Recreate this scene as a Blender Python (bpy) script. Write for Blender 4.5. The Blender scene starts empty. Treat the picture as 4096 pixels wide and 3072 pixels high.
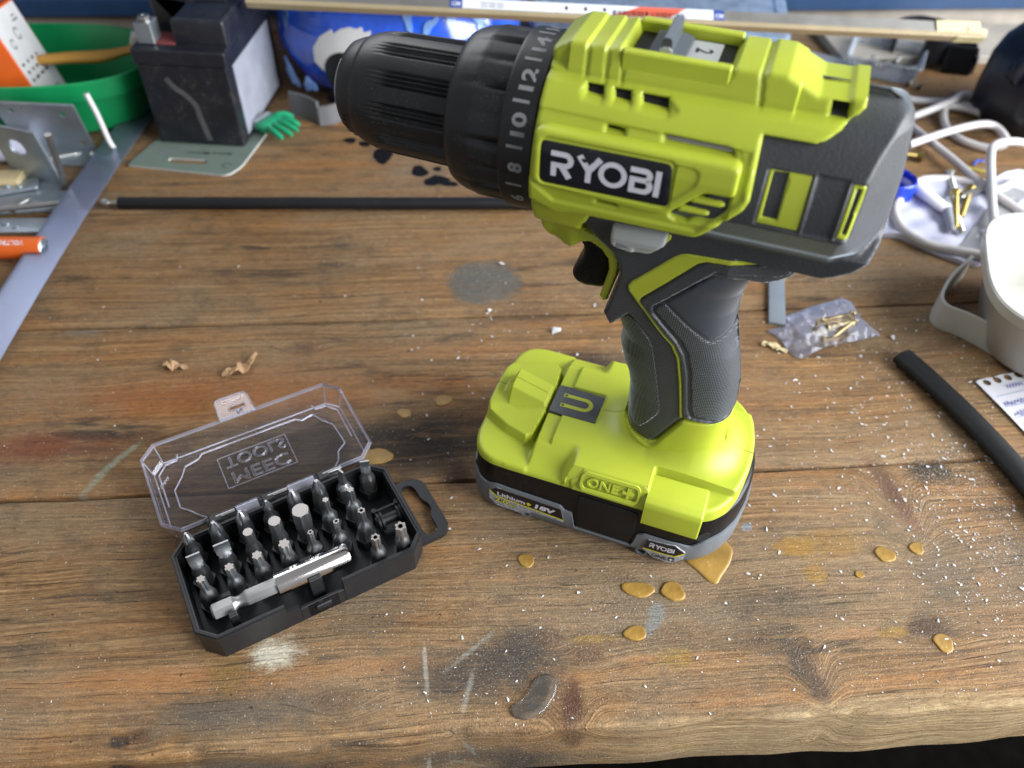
import bpy, bmesh, math, random
import numpy as np
from mathutils import Vector, Matrix, Euler

random.seed(7)
RNG = np.random.default_rng(11)
SC = bpy.context.scene
COL = SC.collection
MM = 0.001                      # everything below is written in millimetres
R = math.radians

# ------------------------------------------------------------------ camera, world, lamps, exposure
def _cam():
    cd = bpy.data.cameras.new("camera")
    cam = bpy.data.objects.new("camera", cd)
    COL.objects.link(cam)
    p, r = R(46.0), -0.031
    fwd = Vector((0, math.cos(p), -math.sin(p)))
    right = Vector((1, 0, 0))
    down = Vector((0, -math.sin(p), -math.cos(p)))
    r2 = math.cos(r) * right + math.sin(r) * down
    d2 = -math.sin(r) * right + math.cos(r) * down
    m = Matrix((r2, -d2, -fwd)).transposed().to_4x4()
    m.translation = Vector((0, 0, 0.317))
    cam.matrix_world = m
    cd.sensor_width = 36.0
    cd.sensor_fit = 'HORIZONTAL'
    cd.lens = 3170.0 / 4096.0 * 36.0
    cd.clip_start = 0.01
    cd.clip_end = 30.0
    cd.dof.use_dof = True
    cd.dof.focus_distance = 0.325
    cd.dof.aperture_fstop = 8.5
    SC.camera = cam
_cam()

def _world():
    w = bpy.data.worlds.new("World")
    SC.world = w
    w.use_nodes = True
    bg = w.node_tree.nodes["Background"]
    bg.inputs[0].default_value = (0.90, 0.94, 1.0, 1)
    bg.inputs[1].default_value = 0.44
_world()

def area(name, loc, target, sx, sy, power, col):
    ld = bpy.data.lights.new(name, 'AREA')
    ld.shape = 'RECTANGLE'
    ld.size, ld.size_y = sx, sy
    ld.energy = power
    ld.color = col
    o = bpy.data.objects.new(name, ld)
    COL.objects.link(o)
    o.location = loc
    o.rotation_euler = (Vector(target) - Vector(loc)).to_track_quat('-Z', 'Y').to_euler()
    return o
# daylight from the window to the right of the bench, and a weaker fill lamp added behind the left end
area("window_light", (1.20, -0.06, 0.58), (0.04, 0.22, 0.08), 1.50, 1.00, 84.0, (0.92, 0.96, 1.0))
area("back_fill_light", (-0.85, 1.75, 1.35), (0.0, 0.35, 0.0), 1.1, 0.8, 24.0, (0.95, 0.97, 1.0))

SC.view_settings.view_transform = 'Standard'
SC.view_settings.look = 'None'
SC.view_settings.exposure = -0.20
SC.view_settings.gamma = 1.0
try:
    SC.cycles.use_denoising = True
    SC.cycles.max_bounces = 10
    SC.cycles.transparent_max_bounces = 24
    SC.cycles.caustics_reflective = False
    SC.cycles.caustics_refractive = False
except Exception:
    pass

# ------------------------------------------------------------------ objects
def tag(o, label=None, cat=None, group=None, kind=None):
    if label: o['label'] = label
    if cat: o['category'] = cat
    if group: o['group'] = group
    if kind: o['kind'] = kind
    return o

def thing(name, label, cat, loc=(0, 0, 0), rotz=0.0, group=None, rot=None):
    o = bpy.data.objects.new(name, None)
    o.empty_display_size = 0.01
    COL.objects.link(o)
    o.location = Vector(loc) * MM
    o.rotation_euler = rot if rot else (0, 0, rotz)
    return tag(o, label, cat, group)

def place(o, loc=(0, 0, 0), rotz=0.0, rot=None):
    o.location = Vector(loc) * MM
    o.rotation_euler = rot if rot else (0, 0, rotz)
    return o

class B:
    """collects geometry (mm) and links it as ONE mesh object"""
    def __init__(s):
        s.v, s.f, s.m, s.n = [], [], [], 0
    def add(s, verts, faces, mi=0):
        verts = np.asarray(verts, float).reshape(-1, 3)
        s.v.append(verts)
        k = s.n
        if isinstance(faces, np.ndarray):
            s.f.extend((faces + k).tolist()); s.m.extend([mi] * len(faces))
        else:
            for f in faces:
                s.f.append([int(i) + k for i in f]); s.m.append(mi)
        s.n += len(verts)
        return s
    def box(s, c, d, mi=0, rz=0.0, bev=0.0, rot=None):
        x, y, z = d[0] / 2, d[1] / 2, d[2] / 2
        if bev > 0:
            b = min(bev, x * .49, y * .49, z * .49)
            V = []
            for sx in (-1, 1):
                for sy in (-1, 1):
                    for sz in (-1, 1):
                        V += [(sx * (x - b), sy * (y - b), sz * z), (sx * (x - b), sy * y, sz * (z - b)), (sx * x, sy * (y - b), sz * (z - b))]
            bm = bmesh.new()
            for q in V: bm.verts.new(q)
            r = bmesh.ops.convex_hull(bm, input=bm.verts)
            bm.verts.index_update()
            V = [tuple(q.co) for q in bm.verts]; F = [[q.index for q in f.verts] for f in bm.faces]
            bm.free()
        else:
            V = [(-x, -y, -z), (x, -y, -z), (x, y, -z), (-x, y, -z), (-x, -y, z), (x, -y, z), (x, y, z), (-x, y, z)]
            F = [(3, 2, 1, 0), (4, 5, 6, 7), (0, 1, 5, 4), (1, 2, 6, 5), (2, 3, 7, 6), (3, 0, 4, 7)]
        V = np.array(V)
        M = np.array((Euler(rot).to_matrix() if rot else Matrix.Rotation(rz, 3, 'Z')))
        return s.add(V @ M.T + np.array(c), F, mi)
    def prism(s, poly, z0, z1, mi=0, bev=0.0, T=None):
        """polygon (x,y) extruded in z; optional bevel at the top edge; T maps (n,3)->(n,3)"""
        P = np.asarray(poly, float)
        if area2(P) < 0: P = P[::-1]
        n = len(P)
        rings = [(P, z0)]
        if bev > 0:
            for t in (0.0, 0.35, 0.7, 1.0):
                a = t * math.pi / 2
                rings.append((inset(P, bev * (1 - math.cos(a))), z1 - bev + bev * math.sin(a)))
        else:
            rings.append((P, z1))
        V = np.concatenate([np.c_[p, np.full(n, z)] for p, z in rings])
        F = []
        for k in range(len(rings) - 1):
            for i in range(n):
                j = (i + 1) % n
                F.append((k * n + i, k * n + j, (k + 1) * n + j, (k + 1) * n + i))
        F.append(list(range(n))[::-1])
        F.append([(len(rings) - 1) * n + i for i in range(n)])
        if T is not None: V = T(V)
        return s.add(V, F, mi)
    def tube(s, pts, r, mi=0, seg=10, caps=True, flat=1.0):
        P = np.asarray(pts, float); n = len(P)
        rr = np.full(n, r) if np.isscalar(r) else np.asarray(r, float)
        V = []
        up = np.array([0, 0, 1.0])
        prev = None
        for i in range(n):
            t = P[min(i + 1, n - 1)] - P[max(i - 1, 0)]
            t = t / (np.linalg.norm(t) + 1e-9)
            if prev is None:
                a = np.cross(t, up)
                if np.linalg.norm(a) < 1e-3: a = np.cross(t, [1, 0, 0])
            else:
                a = prev - t * (prev @ t)
            a /= np.linalg.norm(a); prev = a
            b = np.cross(t, a)
            for k in range(seg):
                q = 2 * math.pi * k / seg
                V.append(P[i] + rr[i] * (math.cos(q) * a + flat * math.sin(q) * b))
        F = []
        for i in range(n - 1):
            for k in range(seg):
                j = (k + 1) % seg
                F.append((i * seg + k, i * seg + j, (i + 1) * seg + j, (i + 1) * seg + k))
        if caps:
            F.append(list(range(seg))[::-1]); F.append([(n - 1) * seg + k for k in range(seg)])
        return s.add(V, F, mi)
    def lathe(s, prof, seg=64, mi=0, axis='X', o=(0, 0, 0), rf=None, caps=True):
        """prof = [(a, r)...] along the axis; rf(a, r, phi)->r adds relief"""
        V = []
        for a, r in prof:
            for k in range(seg):
                q = 2 * math.pi * k / seg
                rr = rf(a, r, q) if rf else r
                if axis == 'X': V.append((o[0] + a, o[1] + rr * math.sin(q), o[2] + rr * math.cos(q)))
                else: V.append((o[0] + rr * math.cos(q), o[1] + rr * math.sin(q), o[2] + a))
        F = []; n = len(prof)
        for i in range(n - 1):
            for k in range(seg):
                j = (k + 1) % seg
                q = (i * seg + k, (i + 1) * seg + k, (i + 1) * seg + j, i * seg + j)
                F.append(q if axis == 'X' else q[::-1])
        if caps:
            a = list(range(seg)); b = [(n - 1) * seg + k for k in range(seg)]
            F.append(a if axis == 'X' else a[::-1]); F.append(b[::-1] if axis == 'X' else b)
        return s.add(V, F, mi)
    def rings(s, rl, mi=0, cap0=True, cap1=True):
        """list of equal-length (n,3) loops"""
        n = len(rl[0]); V = np.concatenate([np.asarray(r, float) for r in rl]); F = []
        for i in range(len(rl) - 1):
            for k in range(n):
                j = (k + 1) % n
                F.append((i * n + k, i * n + j, (i + 1) * n + j, (i + 1) * n + k))
        if cap0: F.append(list(range(n))[::-1])
        if cap1: F.append([(len(rl) - 1) * n + k for k in range(n)])
        return s.add(V, F, mi)
    def split(s, name, mats, parent=None, **kw):
        """every connected piece becomes an object of its own"""
        V = np.concatenate(s.v); up = list(range(len(V)))
        def find(i):
            while up[i] != i: up[i] = up[up[i]]; i = up[i]
            return i
        for f in s.f:
            a = find(f[0])
            for q in f[1:]: up[find(q)] = a
        root = {}
        for f, m in zip(s.f, s.m): root.setdefault(find(f[0]), []).append((f, m))
        out = []
        for fs in root.values():
            ids = sorted({i for f, _ in fs for i in f}); mp = {j: k for k, j in enumerate(ids)}
            b = B(); b.v = [V[ids]]; b.n = len(ids); b.f = [[mp[i] for i in f] for f, _ in fs]; b.m = [m for _, m in fs]
            out.append(b.build(name, mats, parent, **kw))
        return out
    def build(s, name, mats, parent=None, smooth=35, loc=None, rotz=0.0, rot=None):
        me = bpy.data.meshes.new(name)
        V = np.concatenate(s.v) * MM
        me.from_pydata(V.tolist(), [], s.f)
        mats = mats if isinstance(mats, (list, tuple)) else [mats]
        for m in mats: me.materials.append(m)
        if len(mats) > 1: me.polygons.foreach_set('material_index', s.m)
        if smooth:
            me.polygons.foreach_set('use_smooth', [True] * len(me.polygons))
            me.update()
            me.set_sharp_from_angle(angle=R(smooth))
        me.validate(); me.update()
        o = bpy.data.objects.new(name, me)
        COL.objects.link(o)
        if parent is not None: o.parent = parent
        if loc is not None: o.location = Vector(loc) * MM
        if rot: o.rotation_euler = rot
        elif rotz: o.rotation_euler = (0, 0, rotz)
        return o

def area2(P):
    x, y = P[:, 0], P[:, 1]
    return float(np.sum(x * np.roll(y, -1) - np.roll(x, -1) * y))

def inset(P, d):
    """inset of a counter-clockwise polygon by d (mitred)"""
    if d == 0: return P.copy()
    a = P - np.roll(P, 1, 0); b = np.roll(P, -1, 0) - P
    a /= np.linalg.norm(a, axis=1)[:, None] + 1e-9; b /= np.linalg.norm(b, axis=1)[:, None] + 1e-9
    na = np.c_[-a[:, 1], a[:, 0]]; nb = np.c_[-b[:, 1], b[:, 0]]
    m = na + nb; m /= (np.sum(m * m, axis=1)[:, None] / 2 + 1e-6)
    return P + m * d

def octagon(L, W, c):
    x, y = L / 2, W / 2
    return np.array([(-x + c, y), (-x, y - c), (-x, -y + c), (-x + c, -y), (x - c, -y), (x, -y + c), (x, y - c), (x - c, y)])

def rrect(L, W, r, n=6, c=(0, 0)):
    P = []
    for k, (sx, sy) in enumerate(((1, 1), (-1, 1), (-1, -1), (1, -1))):
        for i in range(n + 1):
            q = math.pi / 2 * (k + i / n)
            P.append((c[0] + sx * (L / 2 - r) + r * math.cos(q), c[1] + sy * (W / 2 - r) + r * math.sin(q)))
    return np.array(P)

def rpoly(P, r, n=4):
    """polygon with its corners rounded"""
    P = np.asarray(P, float); out = []
    N = len(P)
    for i in range(N):
        p = P[i]; a = P[i - 1] - p; b = P[(i + 1) % N] - p
        la, lb = np.linalg.norm(a), np.linalg.norm(b)
        d = min(r if np.isscalar(r) else r[i], la * .45, lb * .45)
        if d < 1e-3: out.append(p); continue
        A = p + a / la * d; Bq = p + b / lb * d
        for k in range(n + 1):
            t = k / n
            out.append((1 - t) ** 2 * A + 2 * t * (1 - t) * p + t * t * Bq)
    return np.array(out)

def bez(pts, n=12):
    """Catmull-Rom through points"""
    P = np.asarray(pts, float); out = []
    Q = np.concatenate([[2 * P[0] - P[1]], P, [2 * P[-1] - P[-2]]])
    for i in range(1, len(Q) - 2):
        for k in range(n):
            t = k / n
            a, b, c, d = Q[i - 1], Q[i], Q[i + 1], Q[i + 2]
            out.append(.5 * ((2 * b) + (c - a) * t + (2 * a - 5 * b + 4 * c - d) * t * t + (3 * b - a - 3 * c + d) * t ** 3))
    out.append(P[-1])
    return np.array(out)

def sdf(P, poly):
    """signed distance (positive inside) and nearest boundary point"""
    P = np.asarray(P, float); Q = np.asarray(poly, float)
    best = np.full(len(P), 1e18); near = np.zeros_like(P); ins = np.zeros(len(P), bool)
    n = len(Q)
    for i in range(n):
        a, b = Q[i], Q[(i + 1) % n]
        ab = b - a
        L2 = ab @ ab
        if L2 < 1e-12: continue
        t = np.clip(((P - a) @ ab) / L2, 0, 1)
        c = a + t[:, None] * ab
        d = np.sum((P - c) ** 2, axis=1)
        k = d < best
        best[k] = d[k]; near[k] = c[k]
        k = (a[1] > P[:, 1]) != (b[1] > P[:, 1])
        if k.any():
            xi = a[0] + (P[k, 1] - a[1]) / (b[1] - a[1]) * (b[0] - a[0])
            ins[k] ^= P[k, 0] < xi
    d = np.sqrt(best)
    return np.where(ins, d, -d), near

def sstep(x):
    x = np.clip(x, 0, 1); return x * x * (3 - 2 * x)

def field(poly, h, holes=()):
    """regular grid clipped to a polygon with holes, border vertices snapped onto the outline"""
    poly = np.asarray(poly, float)
    lo = poly.min(0) - h; hi = poly.max(0) + h
    nx = int((hi[0] - lo[0]) / h) + 2; ny = int((hi[1] - lo[1]) / h) + 2
    X, Y = np.meshgrid(lo[0] + h * np.arange(nx), lo[1] + h * np.arange(ny), indexing='ij')
    P = np.c_[X.ravel(), Y.ravel()]
    d, near = sdf(P, poly)
    for hp in holes:
        d2, n2 = sdf(P, hp)
        k = -d2 < d
        d[k] = -d2[k]; near[k] = n2[k]
    Cc = P.reshape(nx, ny, 2)
    ctr = (Cc[:-1, :-1] + Cc[1:, 1:]) / 2
    dc, _ = sdf(ctr.reshape(-1, 2), poly)
    for hp in holes:
        d2, _ = sdf(ctr.reshape(-1, 2), hp)
        dc = np.minimum(dc, -d2)
    keep = (dc > 0).reshape(nx - 1, ny - 1)
    idx = np.arange(nx * ny).reshape(nx, ny)
    a, b, c, e = idx[:-1, :-1][keep], idx[1:, :-1][keep], idx[1:, 1:][keep], idx[:-1, 1:][keep]
    F = np.c_[a, b, c, e]
    cnt = np.zeros(nx * ny, int); np.add.at(cnt, F.ravel(), 1)
    used = cnt > 0
    edge = used & ((cnt < 4) | (d < 0))
    P[edge] = near[edge]; d[edge] = 0
    remap = -np.ones(nx * ny, int); remap[used] = np.arange(used.sum())
    F = remap[F]; P = P[used]; d = d[used]
    A = np.concatenate([F[:, [i, (i + 1) % 4]] for i in range(4)])
    n = len(P); code = A[:, 0] * n + A[:, 1]; rev = A[:, 1] * n + A[:, 0]
    E = [tuple(e) for e in A[~np.isin(code, rev)].tolist()]
    return P, np.maximum(d, 0), F, E

def puff(bd, poly, F, off=0.0, rnd=0.8, h=0.7, base=0.0, holes=(), dents=(), mi=0, both=True, side=-1, lift=None):
    """side-view polygon (x,z) swollen sideways to y = F(x,z)+off with rounded edges, mirrored"""
    P, d, Q, E = field(poly, h, holes)
    y = F(P[:, 0], P[:, 1]) + off
    if rnd > 0:
        t = np.clip(1 - d / rnd, 0, 1)
        y = y - rnd * (1 - np.sqrt(np.maximum(1 - t * t, 0)))
    for dp, depth, r in dents:
        dd, _ = sdf(P, dp)
        y = y - depth * sstep(dd / r + .5)
    if lift is not None: y = y + lift(P[:, 0], P[:, 1], d)
    b = base(P[:, 0], P[:, 1]) if callable(base) else np.full(len(P), base)
    b = np.minimum(b, y)
    n = len(P)
    for sg in ((-1, 1) if both else (side,)):
        V = np.concatenate([np.c_[P[:, 0], sg * y, P[:, 1]], np.c_[P[:, 0], sg * b, P[:, 1]]])
        f = Q if sg < 0 else Q[:, ::-1]
        e = np.array(E); w = np.c_[e[:, 1], e[:, 0], e[:, 0] + n, e[:, 1] + n]
        bd.add(V, np.concatenate([f, w if sg < 0 else w[:, ::-1]]), mi)
    return bd

def stroke(pts, w, closed=False):
    """flat band around a polyline: returns verts (x,y), faces"""
    P = np.asarray(pts, float); n = len(P)
    L, Rr = [], []
    for i in range(n):
        a = P[i] - P[i - 1] if (i > 0 or closed) else P[1] - P[0]
        b = P[(i + 1) % n] - P[i] if (i < n - 1 or closed) else a
        a = a / np.linalg.norm(a); b = b / np.linalg.norm(b)
        m = np.array([-(a + b)[1], (a + b)[0]]); m /= np.linalg.norm(m)
        k = w / 2 / max(.35, m @ np.array([-a[1], a[0]]))
        L.append(P[i] + m * k); Rr.append(P[i] - m * k)
    V = np.array(L + Rr); F = []
    for i in range(n if closed else n - 1):
        j = (i + 1) % n
        F.append((i, n + i, n + j, j))
    return V, F

def arc(cx, cy, r, a0, a1, n=8, ry=None):
    ry = ry or r
    return [(cx + r * math.cos(R(a0 + (a1 - a0) * k / n)), cy + ry * math.sin(R(a0 + (a1 - a0) * k / n))) for k in range(n + 1)]

_TX = {}
def textmesh(s, bold=0.0, res=3):
    """text outlines as a flat mesh, cap height about 0.7, left at x=0"""
    k = (s, bold, res)
    if k in _TX: return _TX[k]
    cu = bpy.data.curves.new("t", 'FONT'); cu.body = s; cu.offset = bold; cu.resolution_u = res; cu.size = 1.0
    ob = bpy.data.objects.new("t", cu); COL.objects.link(ob)
    dg = bpy.context.evaluated_depsgraph_get(); dg.update()
    me = bpy.data.meshes.new_from_object(ob.evaluated_get(dg))
    V = np.array([v.co[:2] for v in me.vertices]).reshape(-1, 2); F = [list(p.vertices) for p in me.polygons]
    bpy.data.objects.remove(ob); bpy.data.curves.remove(cu); bpy.data.meshes.remove(me)
    V = V - np.array([V[:, 0].min(), 0])
    _TX[k] = (V, F); return V, F

def put_text(bd, s, T, width=None, height=None, bold=0.01, mi=0, rise=0.15, shear=0.0):
    """T maps (u,v) in mm (u along the text, v up) and a rise to xyz"""
    V, F = textmesh(s, bold)
    V = V.copy()
    hgt = V[:, 1].max() - V[:, 1].min()
    V[:, 1] -= V[:, 1].min()
    sy = height / hgt if height else width / V[:, 0].max()
    sx = width / V[:, 0].max() if width else sy
    V = V * np.array([sx, sy])
    V[:, 0] += shear * V[:, 1]
    bd.add(T(V, rise), F, mi)
    return V[:, 0].max()

def ryobi(w, hgt):
    """strokes of the five block letters, in a w x hgt box"""
    t = .2
    out = []
    def A(x, pts, th=t): out.append(([(x + a, b) for a, b in pts], th))
    A(0, [(0, .9), (.46, .9)] + arc(.5, .68, .22, 80, -80, 8) + [(.46, .46), (.12, .46), (.12, 0)])
    A(0, [(.40, .44), (.70, 0)], .23)
    A(.94, [(.06, 1), (.42, .48)], .22); A(.94, [(.80, 1), (.42, .48)], .22); A(.94, [(.42, .52), (.42, 0)], .2)
    out.append(([(x, y) for x, y in arc(2.20, .5, .405, 0, 345, 23)], -.19))
    A(2.78, [(0, .9), (.44, .9)] + arc(.5, .72, .18, 80, -80, 7) + [(.44, .54), (.1, .54), (.1, .1), (.46, .1)] + arc(.5, .32, .22, -80, 70, 7))
    A(3.64, [(.1, 1), (.1, 0)], .2)
    res = []
    sx, sy = w / 3.86, hgt
    for i, (p, th) in enumerate(out):
        V, F = stroke(p, abs(th), closed=th < 0)
        res.append((V * np.array([sx, sy]), F, .012 * i))
    return res

# ------------------------------------------------------------------ materials
class NT:
    def __init__(s, name):
        s.mat = bpy.data.materials.new(name); s.mat.use_nodes = True
        s.t = s.mat.node_tree; s.b = s.t.nodes["Principled BSDF"]; s.out = s.t.nodes["Material Output"]
    def n(s, typ, **kw):
        x = s.t.nodes.new(typ)
        for k, v in kw.items(): setattr(x, k, v)
        return x
    def link(s, a, b): s.t.links.new(a, b)
    def setin(s, sock, v):
        if hasattr(v, 'is_output') or isinstance(v, bpy.types.NodeSocket): s.link(v, sock)
        elif isinstance(v, (tuple, list)) and len(v) == 3 and sock.type == 'RGBA': sock.default_value = (*v, 1)
        else: sock.default_value = v
    def obj(s): return s.n('ShaderNodeTexCoord').outputs['Object']
    def map(s, vec, scale=(1, 1, 1), loc=(0, 0, 0), rot=(0, 0, 0)):
        m = s.n('ShaderNodeMapping'); s.link(vec, m.inputs[0])
        m.inputs['Location'].default_value = loc; m.inputs['Rotation'].default_value = rot; m.inputs['Scale'].default_value = scale
        return m.outputs[0]
    def noise(s, vec, scale=1, detail=4, rough=.55, dist=0, w=None):
        x = s.n('ShaderNodeTexNoise')
        if w is not None:
            x.noise_dimensions = '4D'; s.setin(x.inputs['W'], w)
        s.link(vec, x.inputs['Vector'])
        x.inputs['Scale'].default_value = scale; x.inputs['Detail'].default_value = detail
        x.inputs['Roughness'].default_value = rough; x.inputs['Distortion'].default_value = dist
        return x.outputs[0]
    def math(s, op, a, b=0.0, c=None, clamp=False):
        x = s.n('ShaderNodeMath', operation=op, use_clamp=clamp)
        s.setin(x.inputs[0], a); s.setin(x.inputs[1], b)
        if c is not None: s.setin(x.inputs[2], c)
        return x.outputs[0]
    def ramp(s, fac, stops, interp='LINEAR'):
        x = s.n('ShaderNodeValToRGB'); x.color_ramp.interpolation = interp
        e = x.color_ramp.elements
        while len(e) < len(stops): e.new(.5)
        for i, (p, c) in enumerate(stops):
            e[i].position = p
            e[i].color = (c, c, c, 1) if np.isscalar(c) else (*c, 1)
        s.setin(x.inputs[0], fac); return x.outputs[0]
    def mix(s, fac, a, b, blend='MIX'):
        x = s.n('ShaderNodeMix', data_type='RGBA', blend_type=blend)
        s.setin(x.inputs[0], fac); s.setin(x.inputs[6], a); s.setin(x.inputs[7], b)
        return x.outputs[2]
    def bump(s, h, strength=.3, dist=.001):
        x = s.n('ShaderNodeBump'); s.setin(x.inputs['Height'], h)
        x.inputs['Strength'].default_value = strength; x.inputs['Distance'].default_value = dist
        s.link(x.outputs[0], s.b.inputs['Normal'])

def pm(name, col, rough=.5, metal=0.0, spec=.5, var=.0, grain=None, bump=0.0, bscale=900, dust=0.0, coat=0.0, trans=None, rvar=.06, sheen=0.0):
    """plain surface with slight tone variation, fine relief and optional dust"""
    q = NT(name); b = q.b
    b.inputs['Metallic'].default_value = metal
    b.inputs['Specular IOR Level'].default_value = spec
    if coat: b.inputs['Coat Weight'].default_value = coat; b.inputs['Coat Roughness'].default_value = .12
    if sheen:
        b.inputs['Sheen Weight'].default_value = sheen; b.inputs['Sheen Roughness'].default_value = .35; b.inputs['Sheen Tint'].default_value = (.80, .90, 1.0, 1)
    co = q.obj()
    n1 = q.noise(co, 55, 5, .6)
    c = q.mix(q.ramp(n1, [(.3, 0.0), (.7, 1.0)]), tuple(x * (1 - var) for x in col), tuple(min(1, x * (1 + var)) for x in col))
    if dust:
        n2 = q.noise(co, 1500, 2, .5); n3 = q.noise(co, 70, 3, .6)
        m = q.math('MULTIPLY', q.ramp(n2, [(.62, 0.0), (.70, 1.0)]), q.ramp(n3, [(.45, 0.0), (.65, 1.0)]))
        c = q.mix(q.math('MULTIPLY', m, dust), c, (.55, .5, .42))
    q.setin(b.inputs['Base Color'], c)
    q.setin(b.inputs['Roughness'], q.math('ADD', rough - rvar / 2, q.math('MULTIPLY', n1, rvar)))
    if bump:
        q.bump(q.noise(co, bscale, 2, .6), bump, .0004)
    if trans: b.inputs['Transmission Weight'].default_value = trans
    return q.mat

def clear(name, tint, gl=.30, rough=.08, cover=0.0, covercol=(.8, .85, .95)):
    """thin clear plastic: see-through with a glancing sheen"""
    q = NT(name); t = q.t
    t.nodes.remove(q.b)
    tr = q.n('ShaderNodeBsdfTransparent'); tr.inputs[0].default_value = (*tint, 1)
    gs = q.n('ShaderNodeBsdfGlossy'); gs.inputs['Color'].default_value = (.9, .92, 1, 1); gs.inputs['Roughness'].default_value = rough
    lw = q.n('ShaderNodeLayerWeight'); lw.inputs['Blend'].default_value = gl
    f = q.math('ADD', q.math('MULTIPLY', lw.outputs['Fresnel'], .85), .015, clamp=True)
    m = q.n('ShaderNodeMixShader'); q.link(f, m.inputs[0]); q.link(tr.outputs[0], m.inputs[1]); q.link(gs.outputs[0], m.inputs[2])
    last = m
    if cover:
        df = q.n('ShaderNodeBsdfDiffuse'); df.inputs[0].default_value = (*covercol, 1)
        m2 = q.n('ShaderNodeMixShader'); n1 = q.noise(q.obj(), 90, 4, .6)
        q.link(q.math('MULTIPLY', q.ramp(n1, [(.3, .6), (.7, 1.0)]), cover), m2.inputs[0])
        q.link(m.outputs[0], m2.inputs[1]); q.link(df.outputs[0], m2.inputs[2]); last = m2
    q.link(last.outputs[0], q.out.inputs[0])
    return q.mat

M = {}
M['yellow'] = pm('lime_plastic', (.40, .455, .034), .42, var=.04, bump=.10, bscale=1400, spec=.45, dust=.10)
M['yellow_smooth'] = pm('lime_smooth_plastic', (.38, .42, .034), .36, var=.03, spec=.45)
M['charcoal'] = pm('charcoal_rubber', (.032, .033, .036), .50, var=.14, bump=.45, bscale=1000, dust=.08, sheen=.5)
M['smooth_grey'] = pm('smooth_grey_rubber', (.036, .040, .048), .34, var=.06, spec=.6, dust=.05, sheen=.6)
M['black'] = pm('black_plastic', (.006, .006, .007), .45, var=.1, bump=.10, bscale=1500, dust=.06, spec=.32)
M['chuck'] = pm('matt_black_plastic', (.0075, .0075, .008), .46, var=.25, bump=.12, bscale=1600, dust=.12)
M['black_gloss'] = pm('glossy_black_plastic', (.005, .005, .006), .30, var=.1, dust=.10, spec=.3)
M['case_black'] = pm('case_black_plastic', (.010, .0105, .012), .46, var=.12, bump=.15, bscale=1300, dust=.10)
M['dark_hole'] = pm('dark_interior', (.006, .006, .006), .8)
M['batt_grey'] = pm('battery_grey_plastic', (.13, .14, .155), .5, var=.06, bump=.12, bscale=700)
M['switch_grey'] = pm('switch_grey_plastic', (.36, .37, .36), .5, var=.04)
M['mark_grey'] = pm('grey_print', (.20, .205, .21), .6)
M['white_print'] = pm('white_print', (.62, .61, .66), .5)
M['plate_black'] = pm('plate_black', (.006, .006, .010), .35, dust=.08)
M['steel'] = pm('tool_steel', (.40, .41, .42), .40, metal=1.0, var=.15, bump=.06, bscale=900)
M['steel_light'] = pm('bare_bit_steel', (.42, .40, .38), .38, metal=1.0, var=.12, bump=.08, bscale=1500)
M['satin'] = pm('satin_shank_steel', (.42, .41, .40), .42, metal=1.0, var=.06, bump=.1, bscale=1500)
M['chrome'] = pm('polished_sleeve_steel', (.62, .58, .55), .16, metal=1.0, var=.05, bump=.03, bscale=800)
M['zinc'] = pm('galvanised_steel', (.40, .45, .49), .42, metal=.85, var=.15, bump=.1, bscale=300)
M['brass'] = pm('brass_screw', (.46, .37, .20), .35, metal=1.0, var=.15)
M['lid_clear'] = clear('clear_lid_plastic', (.97, .965, .98), .30, .05, cover=.03, covercol=(.8, .8, .85))
M['lid_edge'] = clear('bright_lid_edge', (.80, .79, .86), .45, .10, cover=.42, covercol=(.74, .73, .84))  # whitish cover paints the bright look of the clear plastic edges
# ------------------------------------------------------------------ workbench
BY = 115.6; BA = R(5.2)         # bench front edge passes through (0, BY), turned by BA
def to_bench(x, y):
    dx, dy = x, y - BY
    return (dx * math.cos(BA) + dy * math.sin(BA), -dx * math.sin(BA) + dy * math.cos(BA))

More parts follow.
